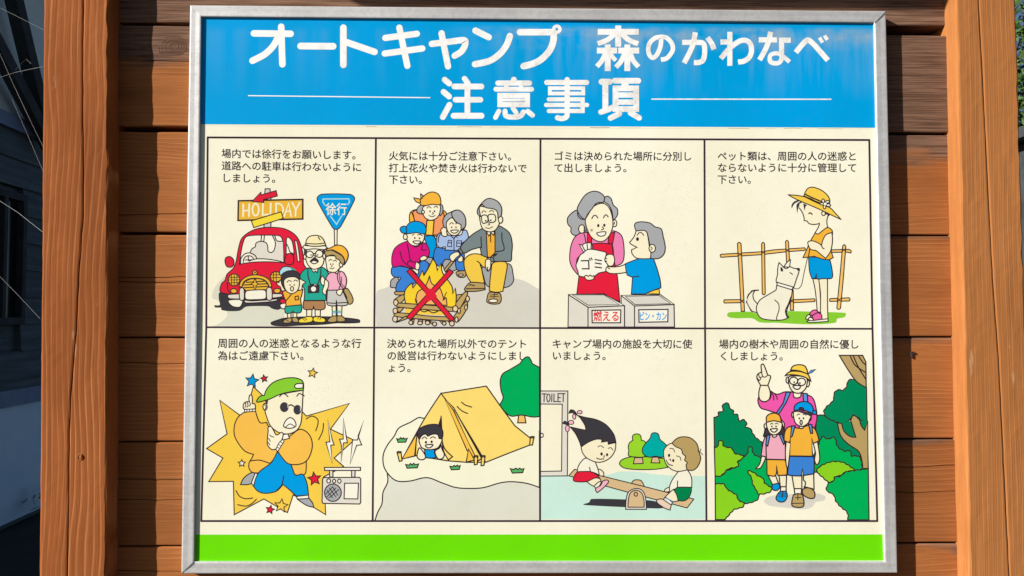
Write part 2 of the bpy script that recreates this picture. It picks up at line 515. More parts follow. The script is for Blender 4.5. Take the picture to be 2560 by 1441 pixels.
ART[2] = (940, 460, 4.0, '''
O ground_drawing
f GR 4,1085 100,1040 200,1000 600,900 900,880 1350,940 1480,970 1601,1040! 1630,1050! 1630,1430! 4,1430!
O rock_drawing
F G 1060,840 1130,830 1330,800 1372,915 1372,980 1320,1030 1200,1042 1110,1020 1080,940
O rock_drawing
F G 675,760 800,765 800,862 690,862
O rock_drawing
F G 155,960 215,935 240,1030 150,1035 145,1000
O rock_drawing
F G 480,745 560,740 560,790 500,800
O woman_in_orange_drawing
F OR 335,375! 342,290 400,258 660,262 705,300 690,500 560,520! 400,450
F OC 365,290 400,264 650,264 680,310 670,470 620,510! 570,512! 582,366! 508,366! 500,450! 390,382! 375,330
L 342,290 370,300 385,380
P Y 510,366 580,366 568,515 496,512
F B 480,530! 560,518 598,560 600,730! 560,738! 530,730 520,650
F G 450,212 650,205 670,270 645,318! 600,300 480,305 415,290 412,250
F SK 478,225 630,205 640,280 610,340 548,365 492,340 468,290
E SK 470 282 14 17
F OR 448,210 438,165 480,120 520,92 570,82 620,102 645,150 640,208 560,205 500,217
F OR 442,190 400,178 378,140! 440,152!
F OR 452,148 446,100! 470,122
w=7 L 510,243 530,228 552,242
w=7 L 580,236 600,224 616,238
e K 540 275 8 10
e K 585 275 8 10
w=7 L 566,285 575,298 563,305
w=7 L 530,318 560,328 592,318
O woman_in_light_blue_drawing
F B2 600,640 680,648 860,662 882,700 870,755 760,765 690,758 655,835! 610,810 575,740
F B2 800,765 880,755 897,865! 850,872 805,858!
F TN 805,880 890,870 900,905 885,932 840,936 808,915
E W 848 912 25 10
F LB 608,530 640,490 700,495 740,520 850,510 870,468 905,468 925,540 900,570 855,600 840,668! 690,663! 690,630 640,640 605,600
w=7 l 722,566 755,566 755,630 716,626 722,566
w=7 l 722,588 755,590
w=7 l 808,570 856,570 850,630 806,626 808,570
w=7 l 808,592 852,594
w=8 l 780,545 780,668
P LB 752,520 778,548 802,520 818,545 800,518 765,516
L 645,500 625,540 622,585
F SK 655,490 648,460 690,423 706,440 706,480 712,515 690,527 660,515
F G 680,432 668,370 700,310 760,278 810,262 862,288 890,340 897,400 880,450 850,466! 820,405! 780,360 720,380 700,440
F SK 708,380 760,340 800,385 850,405 850,455 820,505 775,518 730,495 706,440
F G 760,285 765,330 800,380 850,408! 850,462! 895,420 890,330 850,275 810,262
w=7 L 735,405 755,388 775,402
w=7 L 795,400 820,392 835,402
e K 757 435 7 9
e K 800 435 7 9
F W 750,466 822,464 800,490 765,490
O boy_in_magenta_drawing
F B2 170,828 270,828 360,858 420,905 430,800 480,768 528,805 500,880 450,922! 400,980 335,1040 295,1080 205,1078 208,1000 245,942 180,930 153,890
F LO 190,1080 290,1080 275,1108 220,1112 190,1105
F MG 170,830 158,740 182,655 240,603 320,572! 395,632 470,588 515,620 535,690 505,742 440,742 440,772 402,800 400,850 330,840 250,820
L 240,680 260,750 295,800 392,855
L 312,600 328,680 350,772 430,782
L 465,600 458,660 502,660
L 350,770 320,780 312,800
F SK 400,785 432,800 437,830 420,862 392,845
F SK 440,742 480,718 512,740 490,762 450,768
F SK 310,500 470,490 478,560 440,602 395,622 340,602 308,550
E SK 293 530 20 28
F B 300,487 305,430 340,388 400,375 460,390 497,430 490,500 400,488 330,498
F B 300,430 260,428 240,455 262,490 300,490
e K 388 542 8 10
e K 435 545 8 9
w=7 L 362,515 382,503
w=7 L 415,512 440,506 462,520
F W 372,574 446,574 430,597 395,599
O man_in_grey_drawing
F Y 882,765 920,720 980,700 1060,710 1110,740 1145,775 1130,842! 1070,830 1045,800! 1078,960 1085,990! 1020,996 950,985! 910,920 885,840
L 1010,775 1035,790 1048,830
F Y 1162,800 1200,780 1290,780 1312,815 1300,900 1268,1075! 1200,1085 1133,1070! 1140,960 1152,850
F TN 890,1040 935,990 985,985 1085,995! 1092,1058! 1000,1075 900,1075 886,1060
l 900,1050 1090,1046
F TN 1108,1160 1130,1088 1200,1090 1242,1100 1252,1160 1230,1197 1160,1202 1112,1185
E W 1172 1170 46 18
w=6 l 1140,1130 1225,1125
w=6 l 1145,1112 1218,1105
w=6 l 1185,1090 1180,1140
L 930,1015 950,1010 985,1020
F DG 1062,448! 960,510 850,622 855,675 890,692 950,660 1042,635! 1055,715! 1120,740! 1210,700 1152,745! 1170,775 1280,775 1348,770 1356,700 1362,600 1332,490 1240,422!
P OR 1103,482 1190,478 1190,690 1140,738 1114,730
P CR 1103,480 1130,522 1150,488 1176,516 1186,478
w=8 l 1146,490 1146,582
L 1258,490 1262,570 1278,620 1275,665 1195,680
L 1050,530 1055,640
F LO 680,860! 762,758! 785,772! 695,882!
F DG 818,665 842,650 868,690 838,708
l 828,668 848,702
F DG 1142,742 1165,735 1180,770 1148,778
F SK 738,720 780,688 822,682 835,712 800,742 772,776 745,760
F SK 815,760 850,720 868,735 865,775 830,780
F SK 1100,760 1142,758 1148,800 1140,852 1115,872 1093,820
L 1118,868 1115,835
F SK 1030,235 1100,235 1200,260 1235,330 1232,400 1190,465 1130,480 1068,450 1042,380
E SK 1245 358 22 36
F G 1015,260 1040,215 1100,155 1155,148 1220,180 1255,240 1252,315 1220,342! 1210,275 1170,250 1100,238 1062,205! 1032,240 1048,330! 1015,300
w=9 F CR 1056,322 1108,318 1118,375 1068,393
w=9 F CR 1124,314 1186,310 1193,372 1136,384
e K 1098 370 8 10
e K 1148 364 8 10
w=7 L 1120,388 1136,405 1120,412
w=7 L 1095,438 1130,446 1168,430
w=7 L 1058,290 1075,270 1100,282
w=7 L 1135,280 1155,265 1178,282
O campfire_drawing
F LO 790,1120 905,1112 905,1200 800,1200
F LO 768,1240 885,1085 915,1085 905,1130 825,1262
F LO 770,1345 900,1175 912,1240 820,1378
E LE 916 1150 18 28
E LE 900 1236 14 26
F LO 180,1165 270,1108 285,1150 215,1212
f Y 285,1245! 740,1270! 745,1320! 300,1300!
F FL 300,1205! 283,1120 300,1050 360,990! 368,1040! 400,1000 440,918! 462,868! 478,918! 520,850 568,752! 600,800 612,870! 650,795! 665,890 715,960! 760,1030 768,1102! 792,1045! 802,1130 795,1235!
F OF 415,1205! 400,1150 420,1080 490,1030 535,920! 560,1000 635,1040 665,1110 680,1160! 700,1140 710,1215!
w=7 l 668,1165 705,1085
w=7 l 400,1190 390,1150 408,1170
F LO 205,1195 350,1200 500,1212 780,1238 792,1275 500,1258 208,1230
F LO 185,1290 350,1300 500,1320 775,1338 785,1372 500,1358 190,1325
L 440,1262 480,1280 520,1268 570,1290 620,1272
E LE 198 1188 22 30
F LO 210,1245 275,1238 230,1285
E LE 192 1270 22 28
F LO 215,1378 300,1322 315,1345 205,1385
E LE 190 1352 24 30
P LO 345,1365 385,1350 370,1405 350,1405
E LE 348 1388 20 20
P LO 425,1355 470,1360 462,1390 420,1385
E LE 440 1392 24 18
P LO 490,1360 535,1365 535,1390 495,1390
E LE 515 1390 22 20
P LO 535,1365 570,1385 570,1415 550,1395
E LE 586 1402 20 20
P LO 630,1368 680,1380 670,1410
E LE 682 1396 18 18
P LO 720,1372 775,1375 780,1400 740,1400
E LE 758 1396 24 26
E LE 793 1250 26 30
E LE 830 1270 14 26
E LE 805 1358 16 27
O cross_drawing
w=10 P R 308,877 345,848 785,1350 748,1378
w=10 P R 735,855 772,885 345,1362 305,1332
p R 480,1060 560,1045 610,1125 520,1180
''')
ART[3] = (1360, 460, 4.0, '''
O woman_drawing
F G 340,262 280,290 235,345 240,405 270,440 268,480 295,512 340,515 410,490 440,400 420,300
F P2 350,500 420,485 690,470 760,500 790,560 802,680 795,760 770,800 720,818 640,820 500,700 350,730 325,800 350,920! 290,850 258,770 265,640 300,545
L 430,690 415,560 400,500
P R 432,480 478,540 475,592 435,595
P R 652,500 708,482 685,602 640,596
F R 482,602! 580,594 682,604! 692,660 698,750 722,870 735,940 758,1180! 600,1110! 328,1105! 350,920! 400,850 485,650
L 680,605 692,700
F G 600,175 608,135 640,125 672,150 692,210 732,250 736,305 710,350 690,360! 680,280 650,215
E SK 378 452 32 42
E SK 706 395 22 35
F SK 412,370 440,310 500,225 580,195 640,225 678,310 688,420 655,515 600,570 540,575 480,540 440,475
L 398,440 408,452 398,465
l 704,385 700,405
F G 410,358! 440,300 480,250 525,195 592,188! 605,135 560,88 490,75 415,110 355,195 332,258 365,325
L 335,280 340,320 370,352 410,355
w=9 L 478,350 495,320 520,318 538,342
w=9 L 595,340 612,312 628,314 642,332
e K 543 418 12 16
e K 603 415 12 16
w=8 L 582,430 596,450 574,462
F W 530,490 616,480 605,515 570,524 540,515
w=6 l 465,460 485,457
w=6 l 468,472 484,470
O rubbish_bag_drawing
F W 352,605! 380,612 400,598! 430,590 472,592! 470,660! 400,692!
l 382,615 410,672
l 430,600 436,655
F W 360,715 335,775 320,820 340,880 350,920 420,932 500,925 550,892 620,872 638,810 615,740 622,690 570,672 480,655 430,660 395,690
w=13 l 373,770 446,768 450,850 382,850
w=11 l 452,745 464,765
w=11 l 470,740 482,760
w=13 l 512,758 574,768
w=13 l 512,792 572,802
w=13 l 510,832 576,840
F SK 620,722 650,705 690,712 706,760 690,815 650,822 628,795 608,765
l 612,745 628,750
l 612,770 628,775
F SK 405,930 425,915 445,925 462,913 480,925 498,920 500,945 480,960 430,962
O boy_drawing
F SK 632,830 700,832 770,822 820,800! 826,885! 740,897 660,895 620,870
L 655,850 640,840
P Y 1000,1096 1150,1050 1156,1102
F B 815,800! 930,755 1000,746 1095,750! 1130,850 1160,960 1168,1040! 1080,1070 1010,1102! 874,1102! 885,935! 832,912! 818,850
L 885,932 950,925
F G 905,420 920,390 980,380 1060,393 1110,430 1170,450 1190,520 1212,630 1200,700 1150,745 1070,748! 1055,600! 1030,490 1000,470 930,478
F SK 920,472! 900,530 856,585! 868,603 930,635! 876,660! 882,700 930,745 1064,748! 1068,690 1052,615! 1030,490 1000,466
E SK 1082 645 32 40
w=7 L 1068,630 1082,645 1068,662
e K 935 553 15 19
w=8 L 932,514 950,490 975,490 997,515
O bin_drawing
P LG 770,1118 905,1222 905,1432 775,1432
P LG 905,1222 1300,1208 1304,1432 905,1432
P LG 245,1110 440,1235 440,1432 240,1432
P LG 440,1235 805,1220 805,1432 440,1432
P W 245,1106 600,1100 802,1216 440,1234
w=7 P GR 282,1112 600,1110 755,1208 440,1214
P W 772,1116 1160,1105 1300,1204 905,1222
w=7 P GR 812,1127 1150,1115 1266,1198 910,1208
w=12 P W 480,1266 768,1261 765,1390 482,1390
w=12 P W 948,1260 1240,1256 1238,1380 950,1385
T 燃える 495 745 1272 1374 R 0.025
T ビン・カン 960 1226 1280 1362 S2 0.025
''')
ART[4] = (1780, 460, 4.0, '''
O grass_drawing
f GN 150,1312 170,1285 300,1280 700,1272 1000,1278 1330,1290 1340,1310 1320,1335 1250,1350 1240,1385 1150,1400 950,1405 820,1400 650,1390 480,1385 400,1345 250,1345 170,1335
O fence_drawing
F FE 82,718 90,705! 290,692! 490,680! 620,660! 925,640! 935,655 925,666! 740,680! 500,708! 90,735!
F FE 1192,660! 1370,656! 1392,672 1386,692! 1350,684! 1192,686!
F FE 118,1175 124,1160! 300,1158! 305,1188! 124,1192!
F FE 790,1160! 1022,1150! 1030,1164 1024,1178! 790,1190!
F FE 1176,1160 1182,1148! 1372,1140! 1380,1156 1372,1172! 1180,1176!
F FE 254,600! 270,586 290,598! 306,900! 325,1275! 292,1275! 272,900!
F FE 496,600! 511,586 526,600! 532,1100! 517,1110 502,1100!
F FE 735,580! 748,566 764,578! 776,775! 785,1060! 812,1060! 815,1265! 783,1265! 785,1060! 745,775!
F FE 1306,625! 1322,608 1338,625! 1312,960! 1285,1245! 1266,1256 1248,1244! 1276,960!
w=7 l 262,690 298,722
w=7 l 298,690 262,722
w=7 l 496,670 528,700
w=7 l 528,670 496,700
w=7 l 738,650 772,682
w=7 l 772,648 738,682
w=7 l 1302,648 1336,676
w=7 l 1336,648 1300,678
w=7 l 1256,1145 1290,1178
w=7 l 1290,1145 1256,1178
w=7 l 288,1158 315,1188
w=7 l 315,1158 288,1188
w=7 l 785,1155 812,1185
w=7 l 812,1155 785,1185
O dog_drawing
f DO 455,1200 420,1160 410,1110 430,1070 465,1063! 400,1070 360,1110 345,1170 360,1230 400,1280 455,1290
L 455,1200 420,1160 410,1110 430,1070 465,1063
L 448,1288 400,1275 385,1262
w=13 L 465,1063 410,1070 370,1105 352,1140
w=12 l 400,1068 375,1100
w=12 l 362,1108 350,1175 358,1140 345,1190
w=11 l 345,1175 362,1225 358,1200 385,1262
w=10 l 368,1230 400,1275
F DO 650,1010 640,1060 560,1110 480,1162 448,1220 445,1265 480,1335 560,1360 700,1362 768,1335! 745,1295 755,1245 790,1150 802,1070 805,1030 720,990
w=8 L 628,1162 665,1200 670,1260 645,1340 650,1358
w=12 L 790,1130 765,1200 735,1270 752,1335
F DO 718,830! 750,785 785,760! 776,835!
F DO 656,900! 658,840 670,788! 695,812 718,838! 745,848 780,830 820,845 862,848! 872,860 862,905! 845,950! 820,1030! 808,1045 720,1025 648,990 642,960 650,930
F DK 690,838! 702,850 706,872! 692,868
F DK 850,848 872,848 872,866 858,862
w=10 l 780,888 805,905
P W 652,985 812,1032 800,1060 650,1015
k=K w=6 L 815,1042 860,1050 895,1010 918,900 955,740
O girl_drawing
F SK 1008,950! 1030,1050 1042,1150 1052,1275! 1088,1290! 1085,1150 1070,950!
F SK 1066,950! 1085,1100 1085,1280 1100,1355! 1160,1355! 1155,1200 1155,945!
f DK 870,160! 820,178 795,215 798,248! 825,200 880,172!
f DK 895,172! 850,200 845,240 853,298! 870,225 920,185!
f SK 875,200! 878,250 905,290 922,345 922,365 948,372 972,398 1022,407 1078,398 1110,370! 1160,300! 1090,240! 920,180!
L 872,240 905,290 922,345 922,367 948,372 972,398 1022,407 1075,395 1095,370
f DK 912,195! 918,235 928,272! 935,230 952,212!
F DK 1088,260! 1180,292! 1162,322 1130,315 1130,285
f SK 1076,400! 1055,450 1030,495 1070,510 1160,440! 1150,380 1155,310! 1100,300!
L 1076,402 1055,450 1030,490
L 1160,320 1148,370 1155,435
E SK 1115 297 18 21
w=13 L 968,297 985,291 1000,305
F OR 1032,490! 1062,502 1110,465 1157,437 1198,462 1205,495! 1195,580 1190,660 1212,735! 1165,760 1100,752 1025,726! 966,732! 910,738! 955,640 975,590
l 985,600 965,730
F SK 1198,488! 1205,560 1195,640 1175,695 1135,745! 1080,700 1040,668 990,658 965,620 960,582 1000,570 1055,588 1095,615! 1110,560 1140,510
L 1095,615 1105,640 1122,650
F B 966,732! 1050,735 1100,752 1178,762! 1195,830 1206,920 1190,946 1110,948 1052,950 1042,900! 1032,942 998,945! 975,870
F P3 972,1310! 1000,1270 1040,1262 1062,1290 1050,1320!
F SK 940,1335 960,1310 985,1318 970,1350 942,1355
F W 948,1378 965,1368! 1160,1350! 1162,1376! 1050,1384 980,1388
F SK 965,1345 985,1335 1010,1350 1010,1368 970,1365
F P3 998,1325! 1030,1300 1062,1290 1095,1310 1098,1355! 1020,1366!
F Y 760,110! 840,115 925,128! 1050,190 1180,240 1230,290 1292,358! 1200,315 1090,262 960,205 850,158
F Y 918,128! 930,88 960,45 1010,34 1090,62 1150,110 1178,165 1165,220! 1080,198 990,150
w=14 L 928,102 1000,138 1095,178
w=7 L 920,118 985,152 1080,190
E W 1112 172 13 20
E W 1155 180 20 13
E W 1165 214 20 14
E W 1125 232 13 18
E W 1098 200 18 12
e W 1132 202 16 14
''')
ART[5] = (510, 920, 3.812, '''
O burst_drawing
P Y 150,310 345,455 400,425 470,180 560,265 600,330 900,380 975,460 1385,340 1205,585 1430,690 1240,860 1330,940 1140,1040 1160,1400 1030,1320 850,1210 795,1380 570,1250 288,1400 280,1082 45,1085 180,860 25,770 220,630
L 975,487 1030,460 1082,490 1085,540 1065,600
L 1138,530 1132,600 1093,685
L 305,1170 340,1225 400,1248 465,1240
L 322,1305 400,1318 455,1295 500,1252
O man_drawing
F G 348,1112! 380,1050 440,1005 490,1000 455,1100
P W 488,1003 520,1010 476,1130 450,1100
F G 888,1250! 1000,1242! 1035,1290 1045,1330! 980,1312 920,1275
P W 883,1225 995,1213 1000,1245 890,1252
F JK 383,425! 325,470 290,550 292,650 345,745 400,800 472,825! 455,865! 430,905 430,960 465,998 560,1000! 640,900! 700,790 640,620 595,520! 540,525 515,490 490,410!
L 440,888 530,880 630,912
F SK 385,395 373,360 390,330 432,320! 428,290 436,262 455,262 462,310 460,340 485,345 490,390!
w=7 L 395,335 398,360 390,375
w=7 L 412,328 420,360 408,375
w=7 L 432,322 442,350 432,365
w=7 P W 385,398 490,393 490,415 387,422
w=6 l 408,400 408,418
w=6 l 434,400 434,418
w=6 l 460,398 460,416
F JK 820,905! 975,890! 972,985 955,1018 900,1025 855,1010
F B 698,800! 640,905 520,1000 473,1130! 520,1180 590,1196 690,1175 750,1112! 800,1150 880,1222! 995,1213! 980,1100 940,1015 870,1022 820,910
L 760,1030 752,1075 735,1125 690,1172
F JK 700,790! 745,695 820,650 905,588 970,605 1018,665 1032,750 1005,845 960,900 885,922 800,912 740,850
P W 755,635 800,630 815,672 745,690
F SK 605,300! 720,255 944,215! 935,400 922,530 880,598 800,630 710,615 635,555 598,470 580,390
E SK 582 372 20 32
w=7 L 578,352 592,372 582,395
p DK 583,300 614,295 606,345 586,345
F SK 612,600! 612,565 638,560 660,590 690,640 738,615 755,635 740,690 700,765! 650,780 608,740 603,690
w=7 L 625,640 645,655 665,660
w=7 L 615,672 632,700
w=7 L 612,710 628,735
w=7 F W 688,775 715,715 748,685 762,700 735,745 702,795
w=6 l 695,755 712,765
w=6 l 708,728 726,740
w=6 l 728,702 744,716
F GN 500,318 530,275 575,262! 600,200 660,140 760,102 860,95 925,115 947,150 945,215! 830,228 720,255 620,300 510,328
F W 862,175 885,152 945,152! 942,192! 880,195
w=9 L 720,275 745,250 775,252 800,275
w=9 L 885,270 910,245 955,268
e DK 765 375 42 48
e DK 890 400 38 47
w=9 L 805,362 830,355 855,368
w=11 L 803,362 830,352 858,370
w=4 k=W L 794,352 801,364 799,380
w=4 k=W L 916,378 921,395 916,412
F W 760,560 778,505 820,475 862,500 875,555 820,577
w=7 L 778,565 820,535 862,558
O star_drawing
* B 458 125 66 8
O star_drawing
* R 573 103 36 -10
O star_drawing
* Y 1035 50 48 10
O star_drawing
* R 1052 1058 66 -8
O star_drawing
* R 630 1352 42 12
O star_drawing
* Y 735 1315 66 8
O star_drawing
* W 360 910 36 0

O lightning_drawing
P W 1178,490 1222,685 1240,735 1208,738 1222,915 1162,710 1200,705
P W 1328,480 1355,650 1366,715 1330,715 1305,912 1310,740 1292,680 1326,680
P W 1523,500 1468,650 1502,735 1455,738 1392,918 1416,688 1462,688
O radio_drawing
F LG 1138,1046! 1482,1044! 1493,1060! 1493,1285! 1482,1298! 1135,1292! 1125,1280! 1130,1060!
P LG 1195,975 1228,975 1228,1042 1198,1042
P LG 1407,975 1440,975 1438,1042 1407,1042
P W 1148,950 1490,948 1490,978 1150,978
E W 1188 1078 18 20
E W 1240 1080 14 18
E W 1290 1080 16 20
E G 1228 1190 80 83
w=6 l 1170,1165 1225,1240
w=6 l 1195,1145 1255,1230
w=6 l 1222,1130 1275,1215
w=6 l 1170,1230 1255,1145
w=6 l 1160,1205 1225,1135
w=6 l 1190,1240 1285,1160
F W 1340,1100! 1472,1100! 1465,1250! 1335,1248!
''')
ART[6] = (930, 890, 3.431, '''
O road_drawing
f RD 128,990! 135,1080 95,1170 85,1270 30,1405! 1436,1405! 1436,1100! 1200,1050 700,1050 300,1000
L 128,990 135,1080 95,1170 85,1270 50,1340 28,1405
O island_drawing
F IS 450,535 400,530 330,570 230,620 190,690 130,770 95,860 110,970 200,1068 320,1075 470,1045 600,1090 720,1130 850,1138 960,1130 1100,1090 1200,1080 1330,1095 1436,1130! 1436,560! 1150,500! 500,500!
p CR 1150,500 1436,500 1436,590 1250,640
p IS 1240,630 1434,575 1434,640 1240,700
O tree_drawing
P FE 1258,505 1308,505 1320,575 1250,575
F GT 1095,420! 1125,360 1108,300 1100,215 1122,155 1180,120 1268,68! 1310,18 1345,12 1375,68! 1436,100! 1436,520! 1380,525 1280,508 1200,518 1150,490
O tent_drawing
F TY 592,322! 450,540 260,885! 380,857! 640,900! 818,914! 975,914! 880,760 740,520
P TY 592,322 980,260 1100,430 1225,600 1365,712 1355,765 1165,838 975,914 880,750 740,520
P DY 258,885 385,670 372,857
P TY 620,365 700,445 940,880 905,905 850,790
P DY 625,375 700,470 900,900 815,812
P DY 828,800 880,895 808,912
p CR 395,700 600,720 645,885 400,868
l 388,655 366,857
l 592,520 603,745
F TY 603,740! 625,800 690,865! 655,893! 615,820
w=8 L 768,398 800,422 855,440
w=8 L 730,435 770,472 820,495
F TY 215,830! 248,822! 258,900! 235,906!
F TY 876,865! 908,862! 902,930! 878,935!
F TY 940,865! 970,860! 960,940! 935,942!
F TY 1358,700! 1390,695! 1376,765! 1352,766!
E TY 893 862 16 6
E TY 955 862 16 6
E TY 232 827 16 6
E TY 1374 698 16 6
O boy_drawing
F SK 405,790 440,825 460,868 440,890 405,888 386,860
F SK 540,820 580,790 590,760 600,800 620,845 605,880 565,882
F B 450,803! 540,803! 535,830 552,872! 500,878 460,872!
F SK 405,720 440,675 520,668 580,680 600,720 590,752 560,792 490,806 430,790 408,750
F DK 390,650 430,612 500,590 572,595 606,650 600,712! 575,708! 562,675 520,672 480,690! 450,668 420,690 405,722!
F DK 570,600! 592,518! 586,605!
w=7 L 430,712 450,695 470,712
w=7 L 500,708 522,695 545,706
e K 463 742 10 12
e K 512 738 10 12
F W 460,766 522,762 502,786 475,788
O grass_drawing
P GS 212,712 235,715 245,702 258,714 270,704 280,714 302,708 288,740 224,742
O grass_drawing
P GS 288,932 318,938 330,924 345,936 358,922 370,935 400,928 388,960 302,964
O grass_drawing
P GS 668,948 692,952 705,940 718,950 732,938 740,948 757,942 748,974 682,978
O grass_drawing
P GS 1186,968 1215,975 1235,964 1250,975 1268,964 1280,974 1303,968 1292,1002 1204,1006
''')
ART[7] = (1346, 960, 4.117, '''
O water_drawing
f AQ 20,953! 310,953! 600,950 720,935 830,905 1000,905 1200,930 1400,945 1718,950! 1722,1394! 20,1394!
O toilet_drawing
P LG 18,74 303,74 298,948 18,950
P CR 18,208 245,210 238,898 18,902
E W 36 530 15 21
w=9 l 38,104 82,104
w=9 l 60,104 58,185
w=9 E - 103 145 17 40
w=9 l 139,104 137,184
w=9 l 161,104 159,183 188,183
w=9 l 230,102 202,102 201,184 228,184
w=9 l 201,142 226,142
w=9 l 236,102 274,102
w=9 l 256,102 254,184
O park_trees_drawing
F LI 835,825 860,782 950,752 1100,750 1300,770! 1330,860! 1200,880 1000,882 880,865
P PL 990,760 1070,760 1078,820 978,824
P PL 1172,755 1235,755 1250,815 1160,813
F LI 930,740 930,690 925,645 940,605 972,582! 970,535 1010,515 1050,532 1058,580! 1100,600 1110,700 1090,750 1010,755
F TL 1080,722 1072,665 1110,605 1150,560 1165,515 1200,503 1235,520 1250,570 1300,615 1330,655 1290,750 1200,745 1140,755
O seesaw_drawing
f DK 460,1240 520,1220 545,1185 900,1190 1200,1208 1280,1280 900,1270 500,1250
F PL 955,1030! 980,995 1020,988 1060,1000 1092,1060!
P PL 312,947 372,880 1100,1060 1600,1187 1530,1278 920,1116
F LG 898,1292! 905,1180 930,1110 1000,1078 1065,1095 1100,1160 1112,1292!
F PL 922,1270! 928,1180 950,1120 1005,1095 1060,1122 1085,1190 1088,1270!
E PL 1003 1137 17 20
O girl_drawing
F SK 612,880 650,890 672,920 668,948 625,940
F SK 490,1000! 600,955 645,1000! 590,1062! 540,1040
F W 573,1055! 620,1010 650,1012! 605,1090!
F P4 605,1120! 588,1080 640,1045 665,1000 710,990 722,1010 690,1050 640,1095
F W 400,912! 410,850 450,790 492,765 585,805! 610,870 628,940! 540,906
L 525,860 532,885 535,905
F R 400,910 460,903 540,905 600,935 634,975! 580,970 500,1005 430,1010 365,1000 365,960
F SK 440,650! 520,598 600,570 655,574! 650,600! 715,590! 720,622! 795,605! 790,680 745,755 670,800 590,805 500,765 455,710
F DK 395,322! 480,345 600,370 700,425 775,520 797,605! 770,602 722,622! 715,590! 652,600! 655,574! 600,570 520,598 440,650! 420,590 380,510 325,442! 400,460 487,478! 480,430 430,350
F DK 315,302! 330,270 365,275 400,320! 350,298
F DK 252,407! 275,385 315,425! 285,418
w=7 E P4 425 292 25 18
w=7 E P4 368 338 17 27
w=7 E P4 337 397 27 22
w=7 E P4 298 460 20 33
e K 650 722 13 17
e K 707 730 12 16
L 600,765 632,776 675,772
w=7 L 613,650 640,637 672,657
w=7 L 720,665 745,657 768,682
w=7 L 674,735 680,748 668,756
O boy_drawing
F W 1440,902! 1380,985 1352,1050 1345,1112! 1390,1105 1440,1065! 1578,1065! 1578,980 1562,930 1532,885!
F SK 1300,1110 1305,1085 1345,1068 1348,1110!
l 1432,1000 1432,1066
F SE 1215,1200 1250,1185 1295,1190! 1370,1240! 1355,1300! 1300,1280 1230,1232
P W 1302,1168 1386,1215 1365,1246 1288,1192
F SK 1302,1170! 1340,1130 1400,1085 1435,1140 1442,1205! 1388,1215!
w=7 k=B l 1312,1168 1378,1222
F G2 1395,1095! 1435,1066 1575,1066! 1570,1120 1540,1180 1490,1206 1437,1197! 1422,1140
F SK 1288,700 1320,640 1380,612 1480,650 1530,800 1530,885! 1440,902 1370,880 1308,815
F TN 1375,610! 1430,560 1500,545 1570,560 1632,620 1655,710 1670,770 1640,850 1590,890 1530,885! 1520,835 1532,812 1505,785 1515,748 1485,720 1470,675 1410,645
e K 1345 737 12 17
e K 1388 790 12 16
L 1315,785 1338,825 1382,842
w=7 L 1352,665 1388,670 1402,702
w=7 L 1420,742 1458,755 1466,788
w=7 L 1345,776 1360,778 1362,795
w=6 L 1640,690 1665,705 1692,732
w=6 L 1672,668 1668,690 1655,705
''')
